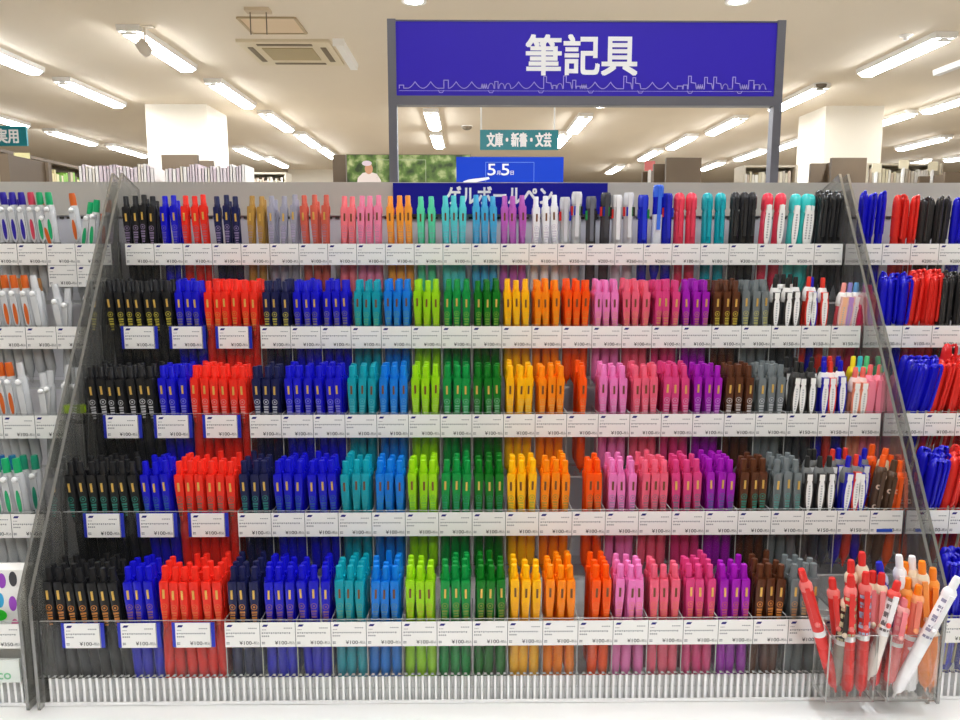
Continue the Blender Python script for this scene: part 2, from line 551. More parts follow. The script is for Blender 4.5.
NAVYB = mat('header_royal_blue', (14, 14, 150), 0.5, spec=0.25)
YH = 1.079
a, b = at(393, 183, YH), at(607, 207, YH)
t = thing('header_board', 'narrow dark blue header board for gel ballpoint pens behind the top tier', 'sign', ((a.x + b.x) / 2, YH, b.z - 0.01))
hw = (b.x - a.x) / 2
link('board', MB().box(-hw, hw, -0.002, 0.003, 0, a.z - b.z + 0.01).mesh('board', NAVYB), t)
tx = MB()
c1, c2 = at(447, 195.5, YH), at(552, 195.5, YH)
add_text(tx, 'ゲルボールペン', (c1.x + c2.x) / 2 - (a.x + b.x) / 2, -0.0026, c1.z - b.z + 0.01, 0.0245, 0, 0.026, width=c2.x - c1.x)
link('lettering', tx.mesh('lettering', LETW), t)

# ------------------------------------------------------------------ things seen beyond the shelf unit
BRN = mat('bookcase_brown', (112, 96, 78), 0.5, noise=0.05, nscale=6)
PALE = mat('bookcase_pale', (196, 186, 166), 0.5, noise=0.03, nscale=6)
book_cols = {'pale': [(238, 232, 230), (232, 220, 226), (226, 214, 220), (244, 240, 236), (222, 206, 214), (235, 226, 212)],
             'mixed': [(226, 220, 170), (150, 200, 90), (236, 226, 190), (196, 186, 150), (120, 170, 80), (232, 216, 160), (120, 110, 90)],
             'cream': [(240, 236, 222), (232, 224, 200), (220, 210, 180), (214, 196, 176), (244, 240, 232), (205, 196, 180)]}


def book(x, y, z, w, d, h, c, label, group, axis='x', tilt=0.0):
    m = mat('book_cover_%d_%d_%d' % c, c, 0.5)
    b_ = MB()
    pg = MB()
    if axis == 'x':
        b_.box(0, w, 0, d, 0, 0.001).box(0, 0.0015, 0, d, 0, h).box(w - 0.0015, w, 0, d, 0, h).box(0, w, 0, 0.002, 0, h)
        pg.box(0.0015, w - 0.0015, 0.002, d - 0.004, 0.001, h - 0.003)
    else:
        b_.box(0, d, 0, w, 0, 0.001).box(0, d, 0, 0.0015, 0, h).box(0, d, w - 0.0015, w, 0, h).box(d - 0.002, d, 0, w, 0, h)
        pg.box(0.004, d - 0.002, 0.0015, w - 0.0015, 0.001, h - 0.003)
    o = link('paperback_book', b_.mesh('book_cover', m), None, (x, y, z))
    if tilt:
        o.rotation_euler = (0, tilt, 0)
    tag(o, label, 'book', group)
    link('pages', pg.mesh('pages', WHITE), o)


def bookcase(label, x0, x1, y0, y1, top, m, shelves=(0.3, 0.7, 1.1, 1.5), open_to='y'):
    t_ = thing('bookcase', label, 'bookcase', ((x0 + x1) / 2, (y0 + y1) / 2, 0))
    hx, hy = (x1 - x0) / 2, (y1 - y0) / 2
    if open_to == 'y':
        link('back', MB().box(-hx, hx, hy - 0.02, hy, 0, top).mesh('back', m), t_)
        for s in (-1, 1):
            link('side_panel', MB().box(s * hx - 0.012, s * hx + 0.012, -hy, hy - 0.02, 0, top).mesh('side_panel', m), t_)
    else:
        link('back', MB().box(-0.01, 0.01, -hy + 0.02, hy - 0.02, 0, top).mesh('back', m), t_)
        for s in (-1, 1):
            link('side_panel', MB().box(-hx, hx, s * hy - 0.02, s * hy + 0.02, 0, top).mesh('side_panel', m), t_)
    for z in list(shelves):
        link('shelf', MB().box(-hx + 0.012, hx - 0.012, -hy + 0.02, hy - 0.021, z - 0.02, z).mesh('shelf', m), t_)
    return t_


# low counter with a run of pale books and the blue notice
YL = 3.0
ZL = 1.46
xa = at(74, 170, YL).x
t = thing('low_bookcase', 'low pale bookcase behind the shelf unit with pale books standing on it', 'bookcase', (0, YL, 0))
link('body', MB().box(xa - 0.1, 0.75, 0.0, 0.3, 0.08, ZL - 0.03).mesh('body', PALE), t)
link('top', MB().box(xa - 0.12, 0.77, -0.02, 0.32, ZL - 0.03, ZL).mesh('top', PALE), t)
link('plinth', MB().box(xa - 0.08, 0.73, 0.03, 0.28, 0.0, 0.08).mesh('plinth', BRN), t)
rb = random.Random(11)
for p0, p1, lb, gr in ((76, 150, 'slim pale paperback in the run of books before the cream pillar', 'pale paperbacks before the cream pillar'),
                       (163, 241, 'slim pale paperback in the run of books past the brown cabinet', 'pale paperbacks past the brown cabinet')):
    x, xe = at(p0, 170, YL).x, at(p1, 170, YL).x
    while x < xe:
        w = rb.uniform(0.009, 0.017)
        book(x, YL + 0.02, ZL, w, 0.13, rb.uniform(0.172, 0.192), rb.choice(book_cols['pale']), lb, gr)
        x += w + 0.0004
# blue notice board 5/5
a, b = at(456, 155, YL), at(565, 183, YL)
t = thing('notice_board', 'bright blue notice board with a white date behind the shelf unit', 'sign', ((a.x + b.x) / 2, YL + 0.06, ZL))
BLU = mat('notice_blue', (6, 62, 200), 0.5, spec=0.25)
hw, ht = (b.x - a.x) / 2, a.z - ZL
link('panel', MB().box(-hw, hw, -0.004, 0.004, 0.006, ht).mesh('panel', BLU), t)
link('stand_foot', MB().box(-hw * 0.8, hw * 0.8, -0.05, 0.05, 0, 0.006).mesh('stand_foot', GREYB), t)
tx = MB()
yy = -0.0046
for s, pa, pb, py, hpx in (('5', 488, 496, 168, 11), ('5', 502, 510, 168, 11), ('月', 497.3, 500.8, 171.3, 4), ('日', 511.3, 514.5, 171.3, 4)):
    c1, c2 = at(pa, py, YL), at(pb, py, YL)
    add_text(tx, s, (c1.x + c2.x) / 2 - t.location.x, yy, c1.z - ZL, hpx * YL / FPX, 0, 0.012, width=c2.x - c1.x)
link('lettering', tx.mesh('lettering', LETW), t)
ln = MB()
f1, f2 = at(486, 160.5, YL), at(535, 182, YL)
fx0, fx1, fz1, fz0 = f1.x - t.location.x, f2.x - t.location.x, f1.z - ZL, f2.z - ZL - 0.1
stroke(ln, [(fx0, fz0), (fx0, fz1), (fx1, fz1), (fx1, fz0)], yy, 0.0009)
link('thin_border', ln.mesh('thin_border', mat('notice_line', (120, 160, 235), 0.5)), t)
hp = [at(px, py, YL) for px, py in ((463, 180), (469, 178), (489, 175.5), (490, 177.5), (487, 178.5), (471, 182), (466, 184))]
link('white_arrow', MB().prism([(q.x - t.location.x, q.z - ZL) for q in hp][::-1], yy, yy + 0.0005).mesh('white_arrow', LETW), t)

# garden poster on a standing panel
YP = 5.0
a, b = at(347, 155, YP), at(470, 156, YP)
t = thing('garden_poster', 'large photo poster of a green garden with a person in a pale cap', 'poster', ((a.x + b.x) / 2, YP, 0))
m = bpy.data.materials.new('poster_garden_print')
m.use_nodes = True
nt = m.node_tree
bs = nt.nodes['Principled BSDF']
tc = nt.nodes.new('ShaderNodeTexCoord')
nz = nt.nodes.new('ShaderNodeTexNoise')
nz.inputs['Scale'].default_value = 14
nz.inputs['Detail'].default_value = 6
cr = nt.nodes.new('ShaderNodeValToRGB')
cr.color_ramp.elements[0].position = 0.35
cr.color_ramp.elements[0].color = lin((45, 62, 30))
cr.color_ramp.elements[1].position = 0.7
cr.color_ramp.elements[1].color = lin((200, 205, 150))
e = cr.color_ramp.elements.new(0.52)
e.color = lin((95, 125, 55))
nt.links.new(tc.outputs['Object'], nz.inputs['Vector'])
nt.links.new(nz.outputs['Fac'], cr.inputs['Fac'])
nt.links.new(cr.outputs['Color'], bs.inputs['Base Color'])
hw, tp = (b.x - a.x) / 2, a.z
link('print', MB().box(-hw, hw, -0.008, 0.0, 1.1, tp).mesh('print', m), t)
link('backing_board', MB().box(-hw - 0.005, hw + 0.005, 0.0, 0.025, 1.0, tp + 0.005).mesh('backing_board', BRN), t)
for s in (-1, 1):
    link('stand_leg', MB().box(s * hw * 0.8 - 0.02, s * hw * 0.8 + 0.02, 0.025, 0.06, 0.0, 1.6).mesh('stand_leg', FRM), t)


def disc(mbx, cx, cz, rx, rz, y, mi=0, n=16):
    mbx.add([(cx + rx * math.cos(2 * math.pi * k / n), y, cz + rz * math.sin(2 * math.pi * k / n)) for k in range(n)], [tuple(range(n))], mi)


fg = MB()
P_ = lambda px, py: ((at(px, py, YP).x - t.location.x), at(px, py, YP).z)
sh = [P_(357, 186), (P_(358, 178)), P_(363, 173), P_(370, 172), P_(377, 174), P_(381, 180), P_(382, 186)]
fg.add([(x_, -0.0092, z_) for x_, z_ in sh], [tuple(range(len(sh)))], 0)
cx, cz = P_(369, 169)
disc(fg, cx, cz, 0.026, 0.034, -0.0096, 1)
cx, cz = P_(367, 163.5)
disc(fg, cx, cz, 0.032, 0.017, -0.0100, 2)
link('printed_figure', fg.mesh('printed_figure', [mat('print_pale_shirt', (236, 222, 216), 0.6), mat('print_skin', (205, 150, 115), 0.6), mat('print_cap', (222, 205, 215), 0.6)]), t)
ln = MB()
q0, q1 = P_(377, 160), P_(426, 190)
stroke(ln, [(q0[0], q1[1]), q0, (q1[0], q0[1]), q1], -0.0092, 0.0015)
link('thin_border', ln.mesh('thin_border', mat('poster_line', (170, 180, 150), 0.5)), t)

# teal hanging signs
TEAL = mat('teal_sign', (14, 128, 140), 0.4)
for pa, pb, py0, py1, s, ta, tb_, lb in ((480, 558, 130, 150, '文庫・新書・文芸', 487, 551, 'teal hanging sign for paperbacks and literature beneath the big sign'),
                                         (-30, 28, 126, 146, '実用', -3, 19, 'teal hanging sign with two white characters at the picture edge')):
    YT = 6.0
    a, b = at(pa, py0, YT), at(pb, py1, YT)
    t = thing('hanging_sign', lb, 'sign', ((a.x + b.x) / 2, YT, b.z))
    hw, ht = (b.x - a.x) / 2, a.z - b.z
    link('board', MB().box(-hw, hw, -0.01, 0.01, 0, ht).mesh('board', TEAL), t)
    for sgn in ((-0.97, 0.9) if pa > 0 else (-0.9, -0.35)):
        link('rod', MB().tube((sgn * hw, 0, ht), (sgn * hw, 0, H_CEIL - b.z), 0.006).mesh('rod', HOUSE), t)
    tx = MB()
    c1, c2 = at(ta, (py0 + py1) / 2, YT), at(tb_, (py0 + py1) / 2, YT)
    add_text(tx, s, (c1.x + c2.x) / 2 - t.location.x, -0.0112, ht / 2, 0.105, 0, 0.03, width=c2.x - c1.x)
    link('lettering', tx.mesh('lettering', LETW), t)

# bookcases
for pa, pb, py, y, lb in ((162, 198, 155, 7.0, 'brown bookcase end standing before the cream pillar'),
                          (831, 866, 158, 7.0, 'brown bookcase end standing before the second pillar'),
                          (666, 701, 158, 6.2, 'grey brown cabinet seen through the big sign frame'),
                          (333, 346, 155, 5.2, 'dark brown bookcase end beside the garden poster'),
                          (0, 10, 154, 4.6, 'brown bookcase end at the picture edge under the teal sign'),
                          (652, 664, 167, 7.5, 'small dark bookcase end beside the grey brown cabinet'),
                          (944, 972, 172, 7.5, 'dark bookcase end at the picture edge past the long bookcase')):
    a, b = at(pa, py, y), at(pb, py, y)
    bookcase(lb, a.x, b.x, y, y + 0.42, a.z, BRN, open_to='x')
# bookcase in a receding row with mixed books
x0 = at(12, 160, 5.2).x
bookcase('brown bookcase with green and cream books beyond the clear pens', x0 - 0.25, x0, 4.7, 6.4, 2.0, BRN, (0.3, 0.7, 1.1, 1.5, 1.72, 1.99), open_to='x')
y = 4.8
while y < 6.3:
    w = rb.uniform(0.02, 0.04)
    book(x0 - 0.113, y, 1.721, w, 0.11, rb.uniform(0.16, 0.215), rb.choice(book_cols['mixed']), 'green or cream book on the brown bookcase beyond the clear pens', 'mixed books beyond the clear pens', 'y')
    y += w + 0.003
for pa, pb, y, py0, lb, gr in ((745, 797, 8.0, 165, 'long pale bookcase between the sign post and the second pillar', 'books between the sign post and second pillar'),
                               (868, 942, 8.0, 163, 'long pale bookcase past the second pillar, full of cream books', 'cream books past the second pillar'),
                               (243, 285, 9.0, 172, 'low far bookcase between the cream pillar and the distant pillar', 'books before the distant pillar')):
    a, b = at(pa, py0, y), at(pb, py0, y)
    zs = a.z - 0.25
    bookcase(lb, a.x, b.x, y, y + 0.3, a.z, PALE, (0.3, 0.7, 1.1, 1.5, zs, a.z), open_to='y')
    x = a.x + 0.02
    while x < b.x - 0.05:
        w = rb.uniform(0.02, 0.035)
        book(x, y + 0.06, zs + 0.001, w, 0.14, rb.uniform(0.15, 0.2), rb.choice(book_cols['cream']), 'cream book on the ' + lb.split(',')[0], gr)
        x += w + 0.004
for px, py, y, c, nm in ((100 / 3.8 - 1, 163, 5.0, (238, 230, 170), 'small pale yellow shelf sign above the mixed books'),
                         (875, 170, 7.9, (240, 230, 200), 'small cream shelf sign nearest the second pillar'),
                         (902, 166, 7.9, (240, 230, 200), 'small cream shelf sign in the middle of the long bookcase'),
                         (931, 168, 7.9, (240, 230, 200), 'small cream shelf sign at the far end of the long bookcase'),
                         (649, 168, 7.3, (235, 130, 130), 'small pink shelf sign beside the grey brown cabinet')):
    p = at(px, py, y)
    t = thing('shelf_sign', nm, 'sign', (p.x, y - 0.03, p.z - 0.03))
    link('card', MB().box(-0.05, 0.05, -0.003, 0.003, 0, 0.09).mesh('card', mat('shelf_sign_%d' % c[2], c, 0.5)), t)
    link('clip', MB().box(-0.012, 0.012, -0.004, 0.014, -0.3, 0.01).mesh('clip', HOUSE), t)

# ------------------------------------------------------------------ the racks
TIER = ['top', 'second', 'third', 'fourth', 'bottom']
DK_ = lambda k: 1.0034 - 0.0608 * k                  # distance of a tier's front panel, k = 0 top
HK_ = lambda k: ZC - (0.0028 if k else -0.0005) - 0.1004 * k             # height of a tier's price cards' middle
PITCHX = 0.038
XN = -0.2647


def rack(label, xl, xr, cuts, side_left=True, side_right=True):
    t_ = thing('pen_rack', label, 'display rack', ((xl + xr) / 2, 0.9, Z0))
    ox, oy, oz = t_.location
    prof = [(1.078, ZC + 0.09), (1.03, ZC + 0.108), (0.752, ZC - 0.36), (0.752, Z0 + 0.0006), (1.078, Z0 + 0.0006)]
    for on, x in ((side_left, xl), (side_right, xr)):
        if on:
            s = MB()
            n = len(prof)
            vs = [(x - 0.0017 - ox, y - oy, z - oz) for y, z in prof] + [(x + 0.0017 - ox, y - oy, z - oz) for y, z in prof]
            fs = [tuple(range(n)), tuple(range(2 * n - 1, n - 1, -1))] + [(k, k + n, (k + 1) % n + n, (k + 1) % n) for k in range(n)]
            s.add(vs, fs, [0, 0] + [1] * n)
            link('side_panel', s.mesh('side_panel', [ACR_SIDE, SIDE_EDGE]), t_)
    for k in range(5):
        d, h = DK_(k), HK_(k)
        low = h - 0.050
        fl = h - 0.064
        xa_, xb_ = xl + 0.003, xr - 0.003
        tr = link('tray', MB().box(xa_ - ox, xb_ - ox, d + 0.003 - oy, d + 0.0605 - oy, fl - 0.002 - oz, fl - oz, 0, 1 if k < 4 else 0).mesh('tray', [ACR, ACR_EDGE]), t_)
        link('front_panel', MB().box(xa_ - ox, xb_ - ox, d - oy, d + 0.0025 - oy, low - oz, h + 0.0155 - oz, 0, 1).mesh('front_panel', [ACR, ACR_EDGE]), tr)
        dv = MB().box(-0.0006, 0.0006, d + 0.004 - oy, d + 0.052 - oy, fl + 0.0005 - oz, h + 0.0145 - oz, 0, 1).mesh('divider', [ACR, ACR_EDGE])
        for x in cuts[k]:
            if xa_ + 0.004 < x < xb_ - 0.004:
                link('divider', dv, tr, (x - ox, 0, 0))
    d = DK_(4)
    rb_ = MB()
    n = int((xr - xl - 0.008) / 0.0072)
    zt = HK_(4) - 0.0495
    pts_ = []
    for q in range(n):
        x = xl + 0.004 + q * 0.0072
        pts_ += [(x, d + 0.0060), (x + 0.0026, d + 0.0060), (x + 0.0038, d + 0.0005), (x + 0.0062, d + 0.0005)]
    vs = [(x - ox, y - oy, z - oz) for z in (Z0 + 0.001, zt) for x, y in pts_]
    m_ = len(pts_)
    rb_.add(vs, [(i, i + 1, m_ + i + 1, m_ + i) for i in range(m_ - 1)], [1 if i % 4 == 2 else 0 for i in range(m_ - 1)])
    rb_.box(xl + 0.002 - ox, xr - 0.002 - ox, d - 0.001 - oy, d + 0.0004 - oy, Z0 + 0.001 - oz, Z0 + 0.0045 - oz, 1)
    link('ribbed_base', rb_.mesh('ribbed_base', [ACR_RIB, RIB_BAR]), t_)
    return t_


# price cards
CARD = {}
rc = random.Random(5)


def card_mesh(price, holder):
    key = (price, holder)
    if key in CARD:
        return CARD[key]
    c = MB()
    w, h = 0.0378, 0.0278
    c.box(-w / 2, w / 2, -0.0004, 0.0004, -h / 2, h / 2, 0)
    y = -0.0006
    c.box(w / 2 - 0.0005, w / 2, y, -0.0004, -h / 2, h / 2, 4)  # thin dark line down one edge of the card
    lx, lz = -w / 2 + 0.0026, h / 2 - 0.0034
    c.add([(lx - 0.0005, y, lz - 0.0012), (lx + 0.0046, y, lz - 0.0012), (lx + 0.0062, y, lz + 0.0013), (lx + 0.0011, y, lz + 0.0013)], [(0, 1, 2, 3)], 1)
    for q in range(5):
        c.box(w / 2 - 0.0125 + q * 0.0019, w / 2 - 0.0125 + q * 0.0019 + 0.0013, y, -0.0004, h / 2 - 0.0068, h / 2 - 0.0058, 2)
    for q in range(3):
        c.box(-w / 2 + 0.002 + q * 0.0016, -w / 2 + 0.003 + q * 0.0016, y, -0.0004, h / 2 - 0.0085, h / 2 - 0.0077, 2)
    for q in range(13):
        c.box(-w / 2 + 0.0016 + q * 0.0024, -w / 2 + 0.0031 + q * 0.0024, y, -0.0004, 0.0012 + 0.0004 * (q % 2), 0.0028, 2)
    for q in range(4):
        c.box(-w / 2 + 0.0016 + q * 0.0021, -w / 2 + 0.0030 + q * 0.0021, y, -0.0004, -0.0022, -0.0008, 2)
    add_text(c, '¥%d-' % price, w / 2 - 0.0075, y, -h / 2 + 0.0050, 0.0041, 3, 0.008, width=0.0150, align='r')
    add_text(c, '税込', w / 2 - 0.0012, y, -h / 2 + 0.0048, 0.0034, 3, 0.0, width=0.0060, align='r')
    c.box(-w / 2 + 0.0014, -w / 2 + 0.0046, y, -0.0004, -h / 2 + 0.0034, -h / 2 + 0.0042, 2)
    c.box(-w / 2 + 0.0014, -w / 2 + 0.0046, y, -0.0004, -h / 2 + 0.005, -h / 2 + 0.0058, 2)
    c.box(-w / 2 + 0.0014, -w / 2 + 0.0019, y, -0.0004, -h / 2 + 0.003, -h / 2 + 0.006, 2)
    CARD[key] = c.mesh('price_card', [WHITE, LOGO, GREYINK, INK, LINEINK])
    return CARD[key]


HOLD = MB().box(-0.0228, 0.0228, 0.0006, 0.0012, -0.0141, 0.0141).mesh('blue_holder', BLUEHOLD)


def price_card(x, k, price, label, group, holder=False, dz=0.0):
    o = link('price_card', card_mesh(price, holder), None, (x, DK_(k) - 0.0014, HK_(k) + dz))
    tag(o, label, 'price card', group)
    if holder:
        link('blue_holder', HOLD, o)
    return o


# ------------------------------------------------------------------ pens
PENCOL = {
    'black': (30, 30, 32), 'blue': (16, 14, 190), 'red': (232, 44, 30), 'navy': (24, 28, 74),
    'teal': (8, 150, 168), 'azure': (10, 118, 212), 'lime': (150, 208, 18), 'green': (10, 140, 62), 'dark green': (8, 112, 26),
    'yellow': (246, 180, 8), 'orange': (246, 134, 8), 'dark orange': (244, 84, 6), 'pink': (232, 122, 186), 'rose': (232, 96, 124),
    'magenta': (214, 62, 126), 'purple': (158, 18, 172), 'brown': (88, 48, 28), 'grey': (138, 146, 148),
    'gold': (178, 136, 66), 'silver': (186, 184, 200), 'copper': (208, 96, 78), 'coral': (244, 122, 130), 'light pink': (240, 134, 168),
    'light orange': (248, 160, 56), 'mint': (90, 212, 166), 'aqua': (88, 206, 212), 'sky blue': (70, 172, 220), 'violet': (190, 96, 190), 'white': (240, 240, 244),
}
LIGHT = {'lime', 'yellow', 'orange', 'dark orange', 'pink', 'rose', 'coral', 'light pink', 'light orange', 'mint', 'aqua', 'sky blue', 'violet', 'white', 'teal', 'azure'}
TINT = [(150, 130, 170), (205, 190, 60), (205, 205, 210), (30, 140, 125), (226, 140, 50)]
GOLD = mat('gold_band', (226, 184, 92), 0.3, metal=0.4)
DBAND = mat('dark_band', (112, 66, 28), 0.4)
CHROME = mat('chrome', (215, 215, 220), 0.15, metal=1.0)
LP = 0.1335


def pm(cname):
    tr = 0.35 if cname in ('silver', 'grey') else 0.0
    return mat('pen_plastic_' + cname.replace(' ', '_'), PENCOL[cname], 0.3, spec=0.32, trans=tr)


PM = {}


def gel_meshes(cname, tier):
    key = (cname, tier)
    if key in PM:
        return PM[key]
    m = pm(cname)
    if ('b', cname) not in PM:
        PM[('b', cname)] = MB().lathe([(0.0008, 0), (0.0012, 0.003), (0.0044, 0.007), (0.0053, 0.011), (0.0056, 0.016), (0.0056, 0.054), (0.0046, 0.064), (0.0046, 0.108), (0.0054, 0.110),
                                       (0.0054, 0.1165), (0.0046, 0.119)], 14).mesh('barrel', m)
        PM[('k', cname)] = MB().lathe([(0.0040, 0.1185), (0.0040, 0.1225), (0.0035, 0.1235), (0.0035, 0.1322), (0.0030, LP)], 12).mesh('button', m)
    c = MB()
    zs = [(0.1195, 0.0040), (0.1175, 0.0047), (0.106, 0.0047), (0.095, 0.0044), (0.083, 0.0036), (0.072, 0.0027), (0.066, 0.0020), (0.0645, 0.0010)]
    n = len(zs)
    cols = []
    for fx, dy in ((-1, 0.0016), (-0.5, 0.0002), (0.5, 0.0002), (1, 0.0016)):
        cols.append([(fx * w, -0.0088 + dy, z) for z, w in zs])
    vs = [p for col in cols for p in col]
    fs = []
    for q in range(3):
        for i in range(n - 1):
            fs.append((q * n + i, q * n + i + 1, (q + 1) * n + i + 1, (q + 1) * n + i))
    c.add(vs, fs, 0, True)
    back = [(p[0], p[1] + 0.0016, p[2]) for p in cols[0]] + [(p[0], p[1] + 0.0016, p[2]) for p in cols[3]]
    b0 = cols[0] + cols[3] + back
    fs = []
    for i in range(n - 1):
        fs.append((i, 2 * n + i, 2 * n + i + 1, i + 1))
        fs.append((n + i, n + i + 1, 3 * n + i + 1, 3 * n + i))
        fs.append((2 * n + i, 3 * n + i, 3 * n + i + 1, 2 * n + i + 1))
    c.add(b0, fs, 0)
    c.box(-0.0038, 0.0038, -0.0080, -0.002, 0.1125, 0.1190, 0)
    # printed ring and lines
    y = -0.00905
    rz = 0.0915
    N = 14
    for r0, r1 in ((0.0026, 0.0034), (0.0, 0.0012)):
        ring = []
        for q in range(N):
            a_ = 2 * math.pi * q / N
            ring += [(r0 * math.cos(a_), y, rz + r0 * math.sin(a_)), (r1 * math.cos(a_), y, rz + r1 * math.sin(a_))]
        c.add(ring, [(2 * q, 2 * q + 1, (2 * q + 3) % (2 * N), (2 * q + 2) % (2 * N)) for q in range(N)], 1)
    for zz, hw_, hh in ((0.0855, 0.0030, 0.0011), (0.0825, 0.0026, 0.0007), (0.0792, 0.0027, 0.0013), (0.0757, 0.0020, 0.0008), (0.0725, 0.0018, 0.0010)):
        c.add([(-hw_, y, zz - hh), (hw_, y, zz - hh), (hw_, y, zz + hh), (-hw_, y, zz + hh)], [(0, 1, 2, 3)], 1)
    base, tn = PENCOL[cname], TINT[tier]
    f = 0.8 if cname in ('black', 'navy', 'brown') else 0.3 if cname in LIGHT else 0.5
    pr = tuple(int(base[i] * (1 - f) + tn[i] * f) for i in range(3))
    pmn = mat('pen_print_%s_%d' % (cname.replace(' ', '_'), tier), pr, 0.4)
    cm = c.mesh('clip', [m, pmn])
    bd = GOLD if cname not in LIGHT else DBAND
    bk = 'bd' + bd.name
    if bk not in PM:
        q = MB().box(-0.0011, 0.0011, -0.0095, -0.0086, 0.1005, 0.1105)
        PM[bk] = q.mesh('band', bd)
    PM[key] = (PM[('b', cname)], cm, PM[('k', cname)], PM[bk])
    return PM[key]


def pose(t_, x, y, z, lean=0.0, turn=0.0, fwd_=0.0):
    fl = max((HK_(k) - 0.064 for k in range(5) if HK_(k) - 0.064 < z + 0.03))   # the tray floor the pen stands on
    if z < fl + 0.0006:                              # a shorter pen rather than one sunk into the tray
        t_.scale = (1, 1, (0.135 + z - fl) / 0.135)
        z = fl + 0.0006 + 0.004 * abs(math.sin(lean))
    t_.location = (x, y, z)
    t_.rotation_mode = 'ZYX'
    t_.rotation_euler = Euler((fwd_, lean, turn), 'ZYX')


def gel_pen(cname, tier, x, y, z, lean, turn, label, group):
    b_, c_, k_, d_ = gel_meshes(cname, tier)
    t_ = thing('gel_pen', label, 'pen', (0, 0, 0), group)
    pose(t_, x, y, z, lean, turn)
    link('barrel', b_, t_)
    co = link('clip', c_, t_)
    link('button', k_, t_)
    link('band', d_, co)
    return t_


ORD = ['first', 'second', 'third', 'fourth', 'fifth', 'sixth', 'seventh', 'eighth', 'ninth', 'tenth']
rear = MB()
REARM = []


def rear_pen(cname, x, y, z, lean, dz):
    m = pm(cname)
    if m not in REARM:
        REARM.append(m)
    mi = REARM.index(m)
    q = MB()
    q.lathe([(0.0010, 0), (0.0044, 0.007), (0.0052, 0.014), (0.0052, 0.054), (0.0048, 0.064), (0.0048, 0.108), (0.0056, 0.110), (0.0056, 0.1165), (0.0040, 0.119), (0.0040, 0.1225), (0.0035, 0.1235), (0.0035, 0.1322), (0.0030, LP)], 8, mi=mi)
    q.box(-0.0047, 0.0047, -0.0085, -0.0068, 0.085, 0.1195, mi)
    q.box(-0.0042, 0.0042, -0.0080, -0.002, 0.113, 0.1190, mi)
    rot = Matrix.Rotation(lean, 3, 'Y')
    base_ = len(rear.v)
    for v in q.v:
        w = rot @ Vector(v)
        rear.v.append((w.x + x, w.y + y, w.z + z + dz))
    rear.f += [tuple(i + base_ for i in f) for f in q.f]
    rear.m += q.m
    rear.s += q.s


rp = random.Random(21)


def run_of_pens(cname, tier, xs, prev, lean0, ztop=0.0, start=0, after=None):
    """A run of neighbouring gel pens of one colour standing at the front of a tier, with more behind them."""
    d, h = DK_(tier), HK_(tier)
    fl = h - 0.064
    for i, x in enumerate(xs):
        lb = '%s %s gel pen from the %s, front row of the %s tier' % (ORD[i + start], cname, prev, TIER[tier])
        ln_ = lean0 + R(rp.uniform(-1.6, 1.6))
        dz = rp.uniform(0, 0.0025) + ztop
        gel_pen(cname, tier, x - math.sin(ln_) * 0.075, d + 0.0135, fl + dz, ln_, R(rp.uniform(-10, 10)), lb, '%s gel pens of the %s tier' % (cname, TIER[tier]))
    for row, keep in ((1, 0.95), (2, 0.75), (3, 0.35)) if tier else ((1, 0.55),):
        for i, x in enumerate(xs):
            if rp.random() < keep:
                rear_pen(cname, x - math.sin(lean0) * 0.075 + rp.uniform(-0.0004, 0.0004), d + 0.0135 + 0.0118 * row, fl, lean0 + R(rp.uniform(-0.4, 0.4)), rp.uniform(0.0003, 0.0038) + (ztop if tier else ztop - 0.006))


def lean_at(x):
    return R(-3.5 if x < -0.38 else -1.0 if x < -0.2 else 0.4 if x < 0.3 else 1.2)


COLS = [('navy', 1), ('blue', 2), ('teal', 1), ('azure', 1), ('lime', 1), ('green', 1), ('dark green', 1), ('yellow', 1), ('orange', 1), ('dark orange', 1),
        ('pink', 1), ('rose', 1), ('magenta', 1), ('purple', 1), ('brown', 1), ('grey', 1)]
for k in range(1, 5):
    f = 0.0118
    run_of_pens('black', k, [-0.4525 + f * i for i in range(7)], 'clear side panel', R(-4.5))
    run_of_pens('blue', k, [-0.3680 + 0.0115 * i for i in range(3)], 'black pens', R(-3))
    run_of_pens('red', k, [-0.3312 + 0.0115 * i for i in range(6)], 'blue pens', R(-1))
    c0, prev = 0, 'red pens'
    for cname, nc in COLS:
        xs = []
        for q in range(nc):
            xc = XN + PITCHX * (c0 + q + 0.5)
            skip = {('dark orange', 2): 1, ('dark orange', 3): 1, ('dark orange', 4): 1}.get((cname, k))
            for j in range(3):
                if skip and j == (0 if k > 2 else 99):
                    continue
                if cname == 'dark orange' and k == 2 and j != 1:
                    continue
                xs.append(xc + (j - 1) * 0.0114 + rp.uniform(-0.0003, 0.0003))
        run_of_pens(cname, k, xs, prev, lean_at(xs[0]))
        c0 += nc
        prev = cname + ' pens'

# top tier gel pens, in order along the tier
d0 = DK_(0) + 0.0135
tp = lambda px: at(px, 220, d0).x
TOP = [('black', [129, 137, 145.5, 154]), ('blue', [167, 176]), ('red', [187, 197, 206]), ('navy', [219, 228, 237.5]), ('gold', [252, 262]), ('silver', [273, 284, 295]),
       ('copper', [306, 316, 326]), ('coral', [344, 352.5]), ('light pink', [362, 370, 378.5]), ('light orange', [391, 400, 409]), ('mint', [421, 431.5]), ('aqua', [446, 454, 462]),
       ('sky blue', [476, 484.5, 493]), ('violet', [504, 513, 522]), ('white', [535, 545, 555])]
prev = 'clear side panel'
for cname, pxs in TOP:
    run_of_pens(cname, 0, [tp(p) for p in pxs], prev, R(-1) if pxs[0] < 250 else 0.0, 0.0065)
    prev = cname + ' pens'

# ---- ballpoint pens with oval clips
OM = {}


